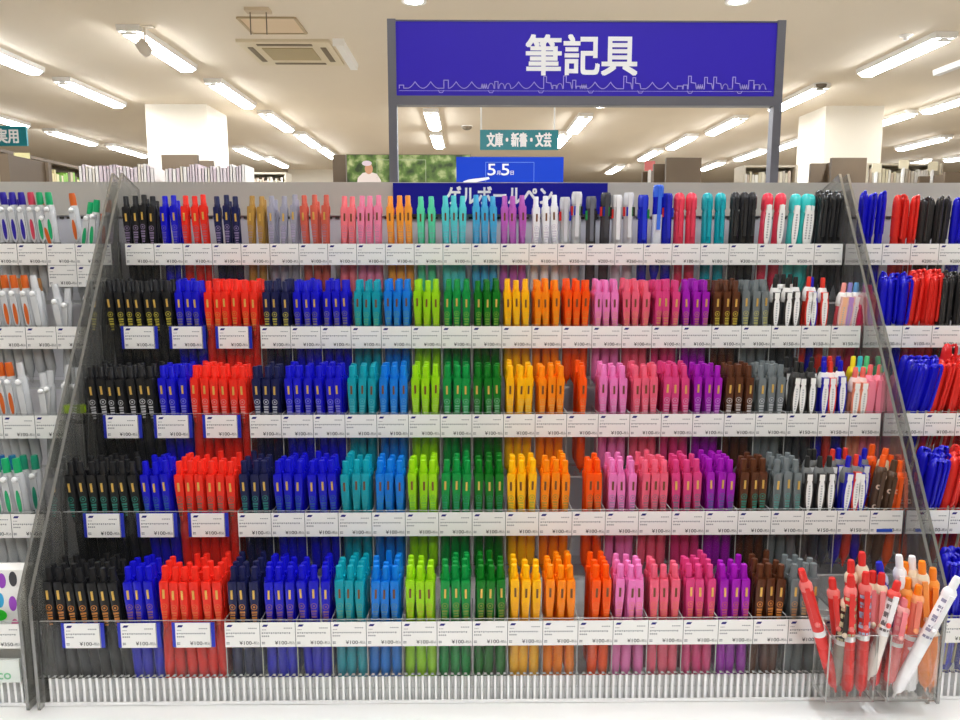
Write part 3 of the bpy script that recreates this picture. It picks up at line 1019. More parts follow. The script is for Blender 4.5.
def oval(mbx, cx, cz, rx, rz, y, mi, n=18, taper=0.0):
    vs = []
    for q in range(n):
        a_ = 2 * math.pi * q / n
        zz = math.sin(a_)
        vs.append((cx + rx * math.cos(a_) * (1 + taper * zz), y, cz + rz * zz))
    mbx.add(vs, [tuple(range(n))], mi)
    return vs


def oval_slab(mbx, cz, rx, rz, y0, y1, mi, taper=0.25, n=18):
    a_ = oval(mbx, 0, cz, rx, rz, y0, mi, n, taper)
    b_ = [(p[0], y1, p[2]) for p in a_]
    mbx.add(a_ + b_, [(q, (q + 1) % n, n + (q + 1) % n, n + q) for q in range(n)] + [tuple(range(2 * n - 1, n - 1, -1))], mi, False)


def ballpoint(x, y, z, lean, body, rim, collar, button, clip, label, group, turn=0.0, fat=1.0, inlay=True):
    key = (body, rim, collar, button, clip, fat, inlay)
    if key not in OM:
        g_ = lambda c: mat('pen_colour_%d_%d_%d' % tuple(c), c, 0.3)
        bm_ = CLEAR_PEN if body == 'clear' else g_(body)
        b_ = MB().lathe([(0.0008, 0), (0.0011, 0.004), (0.0042 * fat, 0.013), (0.0056 * fat, 0.018), (0.0056 * fat, 0.108)], 14).mesh('barrel', bm_)
        c_ = MB().lathe([(0.0060 * fat, 0.104), (0.0066 * fat, 0.107), (0.0066 * fat, 0.115), (0.0050 * fat, 0.121), (0.0044, 0.1225)], 14).mesh('collar', g_(collar) if collar != 'clear' else CLEAR_PEN)
        k_ = MB().lathe([(0.0030, 0.1215), (0.0030, 0.133), (0.0024, 0.1355)], 10).mesh('button', g_(button))
        r_ = MB()
        oval_slab(r_, 0.090, 0.0050, 0.0275, -0.0098, -0.0066 * fat, 0)
        r_.box(-0.0040, 0.0040, -0.0097, -0.003, 0.110, 0.117)
        rm = r_.mesh('clip', g_(rim))
        i_ = MB()
        oval_slab(i_, 0.0915, 0.0034, 0.0205, -0.0104, -0.0099, 0)
        i_.box(-0.0030, 0.0030, -0.0102, -0.0098, 0.109, 0.1165)
        for q in range(9):
            i_.box(-0.0009, 0.0009, -0.0106, -0.0104, 0.078 + q * 0.003, 0.0797 + q * 0.003, 1)
        im = i_.mesh('inlay', [g_(clip), mat('pale_grey_print', (188, 188, 192), 0.5)])
        OM[key] = (b_, c_, k_, rm, im)
    b_, c_, k_, rm, im = OM[key]
    t_ = thing('ballpoint_pen', label, 'pen', (0, 0, 0), group)
    pose(t_, x, y, z, lean, turn)
    link('barrel', b_, t_)
    link('collar', c_, t_)
    link('button', k_, t_)
    co = link('clip', rm, t_)
    if inlay:
        link('inlay', im, co)
    return t_


W_, K_, BL_, RD_ = (244, 243, 240), (38, 38, 38), (20, 20, 180), (224, 56, 40)
COLLAR = {1: (240, 238, 236), 2: (60, 60, 60), 3: (128, 130, 130)}
ZF = lambda k: HK_(k) - 0.064
for k in (1, 2, 3):
    d = DK_(k) + 0.0145
    xc = XN + PITCHX * 17.5
    for j in range(3):
        ballpoint(xc + (j - 1) * 0.0122 - 0.001, d, ZF(k) + 0.002 + rp.uniform(0, 0.002), R(rp.uniform(0, 4)), (70, 72, 74), (52, 48, 46), COLLAR[k], K_, W_,
                  '%s black ballpoint pen with white oval clip from the grey pens, %s tier' % (ORD[j], TIER[k]), 'black oval clip pens of the %s tier' % TIER[k])
        ballpoint(xc + (j - 1) * 0.012 + 0.003, d + 0.0145, ZF(k) + 0.007, R(rp.uniform(-2, 4)), (70, 72, 74), (52, 48, 46), COLLAR[k], RD_ if (k == 3 and j == 2) else K_, W_,
                  'black ballpoint pen standing behind the %s oval clip pen from the grey pens, %s tier' % (ORD[j], TIER[k]), 'rear black oval clip pens of the %s tier' % TIER[k])
    xc = XN + PITCHX * 18.5
    order = {1: (RD_, BL_, RD_), 2: (BL_, RD_, BL_), 3: (BL_, RD_, BL_)}[k]
    for j in range(3):
        c = order[j]
        nm = 'red' if c is RD_ else 'blue'
        ballpoint(xc + (j - 1) * 0.0122 - 0.001, d, ZF(k) + 0.002 + rp.uniform(0, 0.003), R(rp.uniform(-1, 5)), c, c, COLLAR[k] if k != 2 else W_, c, W_,
                  '%s ballpoint pen with white oval clip, %s from the black oval clip pens, %s tier' % (nm, ORD[j], TIER[k]), 'red and blue oval clip pens of the %s tier' % TIER[k])
        if k > 1:
            c2 = BL_ if j != 1 else RD_
            ballpoint(xc + (j - 1) * 0.0125 + 0.003, d + 0.0145, ZF(k) + 0.008, R(rp.uniform(-1, 4)), c2, c2, COLLAR[k], c2, W_,
                      'ballpoint pen standing behind the %s red or blue oval clip pen, %s tier' % (ORD[j], TIER[k]), 'rear red and blue oval clip pens of the %s tier' % TIER[k])
# last compartment of the second tier: pastel pens and a crimson one
xc = XN + PITCHX * 19.5
d = DK_(1) + 0.0145
for j, (bt, cl, nm) in enumerate((((246, 160, 150), (248, 190, 150), 'peach'), ((150, 140, 210), (196, 150, 220), 'lilac'), ((110, 170, 220), (246, 240, 236), 'sky blue'))):
    ballpoint(xc - 0.012 + j * 0.0095, d + 0.003 * j, ZF(1) - 0.004, R(6), (224, 90, 100), (242, 196, 190), W_, bt, cl,
              'pastel ballpoint pen with %s button in the last compartment, second tier' % nm, 'pastel pens at the end of the second tier')
ballpoint(xc + 0.0085, d, ZF(1) - 0.006, R(9), (200, 30, 78), (200, 30, 78), (214, 44, 92), (214, 44, 92), (200, 30, 78), 'crimson ballpoint pen leaning on the side panel at the end of the second tier', None, inlay=False)
# last compartment of the third tier
d = DK_(2) + 0.0145
for j in range(2):
    ballpoint(xc - 0.0145 + j * 0.0095, d, ZF(2) - 0.004, R(3), (232, 150, 120), (236, 140, 110), (246, 220, 214), (240, 110, 100), W_,
              '%s peach ballpoint pen with white clip, last compartment of the third tier' % ORD[j], 'peach pens of the third tier')
for j in range(2):
    ballpoint(xc + 0.0035 + j * 0.0115, d, ZF(2) - 0.001, R(3), (240, 128, 150), (243, 134, 156), (244, 142, 162), (240, 110, 112), (243, 134, 156),
              '%s wide pink ballpoint pen, last compartment of the third tier' % ORD[j], 'wide pink pens of the third tier', fat=1.05, inlay=False)
for j, (bt, nm) in enumerate((((250, 226, 40), 'yellow'), ((60, 196, 210), 'turquoise'), ((96, 214, 140), 'mint green'))):
    ballpoint(xc - 0.008 + j * 0.0085, d + 0.0155, ZF(2) + 0.008, R(2), (240, 220, 210), bt, bt, bt, W_,
              'ballpoint pen with %s top standing behind the pink pens, third tier' % nm, 'bright topped pens behind the pink ones')
# last compartment of the fourth tier: patterned pens


def dotted(x, y, z, lean, body, dot, button, label, group):
    key = ('dot', body, dot, button)
    if key not in OM:
        g_ = lambda c: mat('pen_colour_%d_%d_%d' % tuple(c), c, 0.3)
        b_ = MB().lathe([(0.0008, 0), (0.0011, 0.004), (0.0045, 0.013), (0.0062, 0.018), (0.0064, 0.11), (0.0068, 0.113), (0.0058, 0.121), (0.0042, 0.1225)], 14).mesh('barrel', g_(body))
        k_ = MB().lathe([(0.0036, 0.1215), (0.0036, 0.1335), (0.0030, 0.136)], 10).mesh('button', g_(button))
        s_ = MB()
        for q in range(6):
            a_ = -math.pi / 2 + (0.5 if q % 2 else -0.35)
            zz = 0.052 + q * 0.0118
            cx_, cy_ = 0.0067 * math.cos(a_), 0.0067 * math.sin(a_)
            n_ = Vector((math.cos(a_), math.sin(a_), 0))
            u_ = Vector((-n_.y, n_.x, 0))
            for rr, of, mi in ((0.0030, 0.0001, 0), (0.0013, 0.0002, 1)):
                s_.add([Vector((cx_, cy_, zz)) + n_ * of + u_ * rr * math.cos(2 * math.pi * w / 12) + Vector((0, 0, 1)) * rr * math.sin(2 * math.pi * w / 12) for w in range(12)], [tuple(range(12))], mi)
        OM[key] = (b_, k_, s_.mesh('dot_print', [g_(dot), g_(body)]), MB().box(-0.0022, 0.0022, -0.0092, -0.0078, 0.075, 0.117).box(-0.0019, 0.0019, -0.0090, -0.004, 0.113, 0.1175).mesh('clip', g_(body)))
    b_, k_, s_, c_ = OM[key]
    t_ = thing('patterned_pen', label, 'pen', (0, 0, 0), group)
    pose(t_, x, y, z, lean)
    for nm, me in (('barrel', b_), ('button', k_), ('dot_print', s_), ('clip', c_)):
        link(nm, me, t_)
    return t_


d = DK_(3) + 0.014
OG, BR2, CRM = (240, 92, 24), (86, 62, 46), (232, 214, 180)
dotted(xc - 0.0165, d, ZF(3) + 0.004, R(7), BR2, (226, 196, 176), OG, 'first brown dotted pen with orange top, last compartment of the fourth tier', 'dotted pens')
dotted(xc - 0.0092, d + 0.013, ZF(3) + 0.009, R(8), CRM, (238, 224, 196), OG, 'cream patterned pen between two brown dotted pens, fourth tier', 'dotted pens')
dotted(xc - 0.0030, d, ZF(3) - 0.003, R(7), BR2, (226, 196, 176), BR2, 'second brown dotted pen, beside the orange dotted pens, fourth tier', 'dotted pens')
dotted(xc + 0.0045, d + 0.013, ZF(3) - 0.001, R(5), OG, (250, 176, 140), OG, 'orange dotted pen next to the brown dotted pens, fourth tier', 'dotted pens')
dotted(xc + 0.0105, d, ZF(3) - 0.004, R(4), OG, (250, 176, 140), OG, 'orange dotted pen touching the side panel, fourth tier', 'dotted pens')
dotted(xc - 0.006, d + 0.027, ZF(3) + 0.009, R(3), OG, (250, 176, 140), OG, 'tallest orange dotted pen at the back of the last compartment, fourth tier', 'dotted pens')

# ---- multi colour pens, markers and capped pens
MM = {}


def multi_pen(x, y, z, lean, bodym, clipc, sliders, label, group, hgt=1.0):
    t_ = thing('multicolor_pen', label, 'pen', (0, 0, 0), group)
    pose(t_, x, y, z, lean)
    key = (bodym.name, clipc)
    if key not in MM:
        g_ = mat('pen_colour_%d_%d_%d' % clipc, clipc, 0.25)
        MM[key] = (MB().lathe([(0.0010, 0), (0.0014, 0.005), (0.0050, 0.018), (0.0066, 0.024), (0.0066, 0.118), (0.0070, 0.121)], 14).mesh('barrel', bodym),
                   MB().lathe([(0.0070, 0.121), (0.0072, 0.124), (0.0072, 0.133), (0.0060, 0.137)], 14).mesh('cap', g_),
                   MB().box(-0.0024, 0.0024, -0.0108, -0.0092, 0.078, 0.134).box(-0.0020, 0.0020, -0.0105, -0.006, 0.126, 0.1335).mesh('clip', g_))
    for nm, me in zip(('barrel', 'cap', 'clip'), MM[key]):
        link(nm, me, t_)
    for q, c in enumerate(sliders):
        a_ = R(205 + q * 130 / max(1, len(sliders) - 1))
        link('slider', MB().box(-0.0014, 0.0014, -0.0014, 0.0014, -0.006, 0.006).mesh('slider', mat('pen_colour_%d_%d_%d' % c, c, 0.3)), t_, (0.0072 * math.cos(a_), 0.0072 * math.sin(a_), 0.112))
    return t_


SMOKE = mat('smoke_plastic', (92, 88, 92), 0.2, trans=0.35)
BLUEP = mat('blue_plastic', (16, 30, 196), 0.25)
WHTP = mat('frosted_plastic', (226, 222, 226), 0.3, trans=0.2)
z0 = ZF(0) + 0.0065
SL = [(220, 40, 40), (20, 40, 190), (20, 140, 70), (30, 30, 30)]
top_gr = 'multicolour pens on the top tier'
multi_pen(tp(565), d0 + 0.002, z0 - 0.004, 0, CLEAR_PEN, (205, 205, 212), SL[:2], 'first clear multicolour pen from the white pens, top tier', top_gr)
multi_pen(tp(575), d0 + 0.002, z0 + 0.003, R(1), CLEAR_PEN, (222, 222, 226), SL, 'second clear multicolour pen, taller, from the white pens, top tier', top_gr)
multi_pen(tp(591), d0 + 0.002, z0 - 0.003, 0, SMOKE, (110, 112, 122), SL[2:], 'smoke grey multicolour pen beside the clear ones, top tier', top_gr)
multi_pen(tp(604), d0 + 0.002, z0 + 0.002, R(1), SMOKE, (70, 70, 76), SL, 'dark multicolour pen with red slider beside the frosted ones, top tier', top_gr)
multi_pen(tp(617), d0 + 0.002, z0 - 0.001, 0, WHTP, (236, 236, 238), SL[:1], 'first frosted white multicolour pen from the smoke grey ones, top tier', top_gr)
multi_pen(tp(628.5), d0 + 0.002, z0 + 0.002, 0, WHTP, (226, 226, 230), SL, 'second frosted white multicolour pen from the smoke grey ones, top tier', top_gr)
multi_pen(tp(643), d0 + 0.002, z0 - 0.001, 0, BLUEP, (40, 60, 210), SL[1:3], 'first blue multicolour pen from the frosted ones, top tier', top_gr)
multi_pen(tp(667), d0 + 0.002, z0 + 0.001, 0, BLUEP, (30, 40, 190), SL[:2], 'second blue multicolour pen, next to the red markers, top tier', top_gr)
tall = multi_pen(tp(655), d0 - 0.0, z0 + 0.012, R(1.5), BLUEP, (60, 110, 230), [], 'tallest pen of the top tier, glossy blue with a white sleeve', top_gr)
link('white_sleeve', MB().lathe([(0.0070, 0.05), (0.0070, 0.098)], 14).mesh('white_sleeve', mat('sleeve_white', (226, 228, 236), 0.4)), tall)


def marker(x, y, z, lean, col, cap, clipc, label, group, wide=True):
    t_ = thing('marker_pen', label, 'pen', (0, 0, 0), group)
    pose(t_, x, y, z, lean)
    key = ('mk', col, cap, clipc, wide)
    if key not in MM:
        r = 0.0068 if wide else 0.0058
        bm_ = mat('marker_body_%d_%d_%d' % col, col, 0.22)
        g2 = mat('pen_colour_%d_%d_%d' % cap, cap, 0.25)
        bb = MB().lathe([(0.0016, 0), (0.0020, 0.006), (r * 0.8, 0.016), (r, 0.022), (r, 0.112), (r * 0.8, 0.116)], 14).mesh('barrel', bm_)
        cc = MB().lathe([(r * 0.85, 0.113), (r * 1.12, 0.117), (r * 1.12, 0.130), (r * 0.9, 0.1355), (r * 0.4, 0.138)], 14).mesh('cap', g2)
        cl = MB()
        if clipc == col:
            cl.box(-0.002, 0.002, -r - 0.0042, -r - 0.0026, 0.08, 0.128).box(-0.0016, 0.0016, -r - 0.0039, -r, 0.122, 0.1275)
        else:
            oval_slab(cl, 0.094, 0.0042, 0.029, -r - 0.0040, -r - 0.0026, 0, 0.1)
            cl.box(-0.003, 0.003, -r - 0.004, -r + 0.001, 0.112, 0.122)
            for q in range(10):
                cl.box(-0.0010, 0.0010, -r - 0.0042, -r - 0.0040, 0.078 + q * 0.0034, 0.080 + q * 0.0034, 1)
        MM[key] = (bb, cc, cl.mesh('clip', [mat('pen_colour_%d_%d_%d' % clipc, clipc, 0.3), GREYINK]))
    for nm, me in zip(('barrel', 'cap', 'clip'), MM[key]):
        link(nm, me, t_)
    return t_


RM, TM_, KM = (222, 62, 88), (10, 160, 176), (44, 44, 46)
tgr = 'markers on the top tier'
for j, px in enumerate((679, 691)):
    marker(tp(px), d0 + 0.002, z0 + 0.001, 0, RM, (236, 70, 92), RM, '%s plain rose red marker from the blue multicolour pens, top tier' % ORD[j], tgr)
for j, px in enumerate((707, 720)):
    marker(tp(px), d0 + 0.002, z0 + 0.001, 0, TM_, (30, 176, 190), TM_, '%s plain teal marker from the plain rose red ones, top tier' % ORD[j], tgr)
for j, px in enumerate((733, 742, 750)):
    marker(tp(px), d0 + 0.002, z0 + 0.002, R(1), KM, (50, 50, 54), KM, '%s black marker from the plain teal ones, top tier' % ORD[j], tgr, False)
for j, px in enumerate((762, 775)):
    marker(tp(px), d0 + 0.002, z0 + 0.001, R(3), RM, (236, 62, 84), W_, '%s rose red marker with a long white clip, top tier' % ORD[j], tgr)
for j, px in enumerate((789, 800, 806)):
    marker(tp(px), d0 + 0.002 + 0.008 * (j == 2), z0, R(3.5), (60, 196, 192), (64, 206, 206), W_, '%s turquoise marker with a long white clip, top tier' % ORD[j], tgr)
for j, px in enumerate((818, 827, 836)):
    marker(tp(px), d0 + 0.002 + 0.003 * j, z0 + 0.001, R(3), KM, (40, 40, 42), KM, '%s black marker from the turquoise ones at the end of the top tier' % ORD[j], tgr, False)
for j, px in enumerate((823, 832, 841)):
    marker(tp(px), d0 + 0.02, z0 + 0.006, R(1), KM, (40, 40, 42), KM, '%s black marker standing at the back of the last compartment, top tier' % ORD[j], tgr, False)

# ------------------------------------------------------------------ rear rows (more of the same pens behind the front row)
RO = link('rear_pen_rows', rear.mesh('rear_pen_rows', REARM))
tag(RO, 'further rows of slim gel pens standing behind the front row in every tier', 'pens', None, 'stuff')

# ------------------------------------------------------------------ main rack, cards
cuts = []
for k in range(5):
    if k == 0:
        ends = [(pxs[0], pxs[-1]) for _, pxs in TOP] + [(565, 575), (591, 604), (617, 628.5), (643, 667), (679, 691), (707, 720), (733, 750), (762, 775), (789, 806), (818, 841)]
        cuts.append([tp((a_[1] + b_[0]) / 2) for a_, b_ in zip(ends, ends[1:])])
    else:
        cuts.append([XN - 0.001] + [XN + PITCHX * q for q in range(1, 20)])
XL, XR = -0.4655, 0.4985
rack('wide clear acrylic five tier rack full of pens in rainbow order', XL, XR, cuts)
names = [n for n, c in COLS for _ in range(c)] + ['black oval clip', 'red and blue oval clip', 'last compartment']
for k in range(1, 5):
    g_ = 'price cards of the %s tier' % TIER[k]
    for x, nm in ((-0.4165, 'black'), (-0.3565, 'blue'), (-0.2985, 'red')):
        price_card(x, k, 100, 'price card in a blue holder under the %s pens of the %s tier' % (nm, TIER[k]), g_, True)
    for i, nm in enumerate(names):
        if k == 4 and i > 17:
            pass
        x = XN + PITCHX * (i + 0.5)
        w = nm + ' pens'
        if nm == 'blue':
            w = 'blue pens beside the ' + ('navy ones' if i == 1 else 'teal ones')
        elif i == 19:
            w = 'pens of the last compartment'
        if k == 4 and i > 16:
            w = ['front cup of red pens', 'gap between the two pen cups', 'cup of orange and white pens'][i - 17]
            lb = 'white price card of the bottom tier behind the ' + w
        else:
            lb = 'white price card under the %s of the %s tier' % (w, TIER[k])
        price_card(x, k, 150 if i > 16 else 100, lb, g_)
tn = [n for n, _ in TOP] + ['clear multicolour', 'smoke grey multicolour', 'frosted multicolour', 'blue multicolour', 'plain rose red', 'plain teal', 'black markers beside the teal', 'rose red white clip',
                            'turquoise white clip', 'black end']
pr0 = [100] * 15 + [350, 200, 260, 260, 180, 180, 300, 300, 500, 500]
for i in range(25):
    price_card(-0.4545 + PITCHX * (i + 0.5), 0, pr0[i], 'white price card under the %s pens of the top tier' % tn[i] if 'markers' not in tn[i] else 'white price card under the black markers beside the teal, top tier', 'price cards of the top tier')
# small orange sticker card in the fourth tier
t = tag(link('discount_sticker', MB().box(-0.009, 0.009, -0.0003, 0.0003, -0.0018, 0.0018).mesh('discount_sticker', mat('sticker_blue', (30, 80, 200), 0.5)), None,
             (XN + PITCHX * 19.45, DK_(3) - 0.0024, HK_(3) - 0.0095)), 'small blue sticker on the last price card of the fourth tier', 'sticker')

# ------------------------------------------------------------------ neighbouring racks
NX = -0.4775
lc = [[NX - 0.002 - PITCHX * q for q in range(3, 6)] for _ in range(4)] + [[]]
rack('clear acrylic rack of clear barrelled pens beside the black pen end of the wide rack', NX - 0.30, NX, lc, False, True)
MX = 0.5095
rcuts = [[MX + 0.002 + PITCHX * q for q in range(1, 6)]] + [[]] * 4
rack('clear acrylic rack of capped blue and red pens beside the last compartments', MX, MX + 0.30, rcuts, True, False)
for k in range(5):
    for q in range(4):
        pos = ['nearest the wide rack', 'second from the wide rack', 'third from the wide rack', 'fourth from the wide rack'][q]
        if k != 4 or q > -1:
            price_card(NX - 0.004 - PITCHX * (q + 0.5), k, 350 if k == 4 else 100, 'white price card on the clear barrelled pen rack, %s tier, %s' % (TIER[k], pos), 'price cards of the clear barrelled pen rack')
        price_card(MX + 0.004 + PITCHX * (q + 0.5) - 0.003, k, 200 if k == 0 else 100, 'white price card on the capped pen rack, %s tier, %s' % (TIER[k], pos), 'price cards of the capped pen rack')
for q in range(2):
    price_card(NX - 0.004 - PITCHX * (q + 0.5), 0, 100, 'lower white price card under the clear pen top tier, ' + ('nearest' if q == 0 else 'second from') + ' the wide rack', 'lower price cards', dz=-0.0285)

CP = {}


def clear_pen(x, y, z, lean, col, label, group, buttonless=False, fwd_=0.0):
    key = (col, buttonless)
    if key not in CP:
        g_ = mat('pen_colour_%d_%d_%d' % col, col, 0.3) if col != (0, 0, 0) else CLEAR_PEN
        bb = MB().lathe([(0.0008, 0), (0.0011, 0.004), (0.0042, 0.013), (0.0056, 0.018), (0.0056, 0.116), (0.0046, 0.120)], 14).mesh('barrel', CLEAR_PEN)
        kk = MB().lathe([(0.0042, 0.1185), (0.0042, 0.131), (0.0036, 0.1365)], 12).mesh('button', g_)
        cl = MB()
        cl.prism([(-0.0036, 0.117), (0.0036, 0.117), (0.0040, 0.1), (0.0034, 0.075), (0, 0.07), (-0.0034, 0.075), (-0.0040, 0.1)][::-1], -0.0090, -0.0076)
        cl.box(-0.0034, 0.0034, -0.009, -0.003, 0.112, 0.117)
        cm = cl.mesh('clip', CLEAR_PEN)
        lf = MB()
        oval_slab(lf, 0.088, 0.0024, 0.0135, -0.0096, -0.0091, 0, 0.0)
        lm = lf.mesh('leaf_inlay', g_)
        bl = MB().lathe([(0.0005, -0.0034), (0.0024, -0.0024), (0.0034, 0), (0.0024, 0.0024), (0.0005, 0.0034)], 12).mesh('clip_ball', WHITEPL)
        rg = MB().lathe([(0.0060, 0.066), (0.0060, 0.0705)], 14).mesh('ring', mat('pen_ring_grey', (90, 92, 94), 0.3))
        CP[key] = (bb, kk, cm, lm, bl, rg)
    bb, kk, cm, lm, bl, rg = CP[key]
    t_ = thing('clear_pen', label, 'pen', (0, 0, 0), group)
    pose(t_, x, y, z, lean, 0, fwd_)
    link('barrel', bb, t_)
    if not buttonless:
        link('button', kk, t_)
    c_ = link('clip', cm, t_)
    if col != (0, 0, 0):
        link('leaf_inlay', lm, c_)
    link('clip_ball', bl, c_, (0, -0.0095, 0.114))
    link('ring', rg, t_)
    return t_


CB, CN, CR, CG, CO, C0 = (20, 14, 200), (40, 24, 150), (200, 60, 84), (20, 164, 104), (206, 96, 32), (0, 0, 0)


def pxX(px, k, off=0.0135):
    return at(px, 0.5 * 720 if k == 2 else [220, 300, 395, 490, 595][k], DK_(k) + off).x


lgr = 'clear barrelled pens of the %s tier'
for j, (px, c, nm) in enumerate(((3, CB, 'blue'), (12, CN, 'navy'), (21, CN, 'navy'), (30, CN, 'navy'), (39.5, CR, 'crimson'), (48, CG, 'green'), (57, CG, 'green'))):
    clear_pen(pxX(px + 2, 0), DK_(0) + 0.0135, ZF(0) + 0.009, R(-5), c, 'upright clear barrelled pen with %s top, %s from the picture edge, top tier' % (nm, ORD[j]), lgr % 'top')
for j, (px, c, ln_, dz, nm) in enumerate(((69, CO, -14, -0.004, 'orange'), (75, CG, 10, -0.006, 'green'), (82, CO, -6, 0.006, 'orange'), (88, CG, 7, -0.004, 'green'), (99, CO, 6, -0.004, 'orange'), (106, CO, -3, -0.022, 'amber'))):
    clear_pen(pxX(px, 0, 0.02), DK_(0) + 0.014 + 0.006 * (j % 3), ZF(0) + 0.003 + dz, R(ln_), c, 'tilted clear barrelled pen with %s top, %s from the green topped ones, top tier' % (nm, ORD[j]), 'tilted ' + lgr % 'top')
for j, px in enumerate((-3, 6, 16, 25, 36)):
    clear_pen(pxX(px + 1, 1), DK_(1) + 0.0135, ZF(1) + 0.006, R(-6), CO, 'clear barrelled pen with orange top, %s from the picture edge, second tier' % ORD[j], lgr % 'second')
for j, (px, ln_, dz) in enumerate(((50, -7, 0.006), (62, 4, -0.012), (72, -8, -0.006), (81, 8, -0.012), (87, 3, -0.002))):
    clear_pen(pxX(px, 1, 0.018), DK_(1) + 0.0135 + 0.004 * (j % 2), ZF(1) + dz, R(ln_), C0, 'colourless clear pen, %s from the orange topped pens, second tier' % ORD[j], 'colourless ' + lgr % 'second')
for j, px in enumerate((2, 10, 19)):
    clear_pen(pxX(px + 1, 2), DK_(2) + 0.0135, ZF(2) + 0.004, R(-6), CO, 'clear barrelled pen with orange top, %s from the picture edge, third tier' % ORD[j], lgr % 'third')
for j, (px, ln_, dz) in enumerate(((33, -6, 0.004), (44, 3, -0.008), (51, -4, -0.01), (60, 4, -0.003), (67, 2, 0.001), (76, 1, -0.004))):
    clear_pen(pxX(px, 2, 0.018), DK_(2) + 0.0135 + 0.004 * (j % 2), ZF(2) + dz, R(ln_), C0, 'colourless clear pen, %s from the orange topped pens, third tier' % ORD[j], 'colourless ' + lgr % 'third')
for j, px in enumerate((64, 75)):
    tag(link('lime_cap', MB().lathe([(0.0060, 0), (0.0064, 0.002), (0.0064, 0.008), (0.0055, 0.010)], 12).mesh('lime_cap', mat('lime_cap_plastic', (180, 220, 30), 0.3)), None,
            (pxX(px, 2, 0.004), DK_(2) + 0.008, HK_(2) + 0.0155)), 'small lime green cap lying among colourless pens, ' + ('nearer' if j else 'farther from') + ' the side panel', 'cap', 'lime caps')
for j, (px, c, nm) in enumerate(((-1, (20, 60, 190), 'blue'), (10, CG, 'green'), (20, CG, 'green'), (31, CG, 'green'))):
    clear_pen(pxX(px, 3), DK_(3) + 0.0135, ZF(3) + 0.003, R(-6), c, 'clear barrelled pen with %s top, %s from the picture edge, fourth tier' % (nm, ORD[j]), lgr % 'fourth')
# second rows behind, coloured bodies seen through the panels
for k, cs in ((0, ((10, (50, 40, 140)), (22, (60, 40, 130)), (34, (60, 40, 130)))), (1, ((5, (150, 96, 40)), (20, (160, 100, 40)), (40, (150, 100, 50)))), (2, ((8, (120, 40, 50)), (20, (130, 50, 50)))),
              (3, ((5, (30, 90, 150)), (16, (30, 110, 150)), (27, (30, 140, 110)), (38, (30, 140, 110))))):
    for j, (px, c) in enumerate(cs):
        clear_pen(pxX(px + 4, k, 0.03), DK_(k) + 0.032, ZF(k) + 0.001, R(-3), c, 'clear barrelled pen standing in the rear row, %s from the picture edge, %s tier' % (ORD[j], TIER[k]), 'rear ' + lgr % TIER[k])
# card packs of pens in the bottom tier
pk = thing('pen_pack', 'white card pack with printed colourful pens at the picture edge, bottom tier', 'package', (pxX(6, 4) - 0.01, DK_(4) + 0.012, ZF(4) + 0.0006))
link('card_box', MB().box(-0.035, 0.032, 0.0, 0.02, 0, 0.132).mesh('card_box', WHITE), pk)
PC = [(150, 60, 190), (60, 60, 66), (40, 170, 220), (150, 60, 190), (226, 120, 170)]
pp = MB()
for q, (xx, zz) in enumerate(((0.008, 0.120), (0.020, 0.122), (0.004, 0.098), (0.0175, 0.094), (0.018, 0.068))):
    oval_slab(pp, zz, 0.0042, 0.0085, -0.0004, 0.0, q, 0.0)
    for i in range(len(pp.v) - 36 - 0, len(pp.v)):
        pass
# shift the printed shapes to their places
off = 0
per = len(pp.v) // 5
for q, (xx, zz) in enumerate(((0.008, 0.120), (0.020, 0.122), (0.004, 0.098), (0.0175, 0.094), (0.018, 0.068))):
    for i in range(q * per, (q + 1) * per):
        v = pp.v[i]
        pp.v[i] = (v[0] + xx, v[1], v[2])
link('printed_pens', pp.mesh('printed_pens', [mat('pack_ink_%d' % q, c, 0.5) for q, c in enumerate(PC)]), pk)
gb = MB()
oval(gb, 0.002, 0.081, 0.0085, 0.0065, -0.0006, 0)
link('green_badge', gb.mesh('green_badge', mat('pack_green', (40, 200, 40), 0.5)), pk)
ib = thing('green_lettered_box', 'white box with green lettering low in the clear pen rack, under the card pack', 'package', (pxX(10, 4) - 0.012, DK_(4) - 0.0, Z0 + 0.0305))
link('box', MB().box(-0.03, 0.026, -0.004, -0.001, 0, 0.026).mesh('box', mat('box_pale', (226, 232, 226), 0.5)), ib)
tx = MB()
add_text(tx, 'ico', 0.008, -0.0045, 0.009, 0.010, 0, 0.02)
link('lettering', tx.mesh('lettering', mat('box_green_ink', (130, 196, 150), 0.5)), ib)

# capped pens of the other neighbouring rack
KP = {}


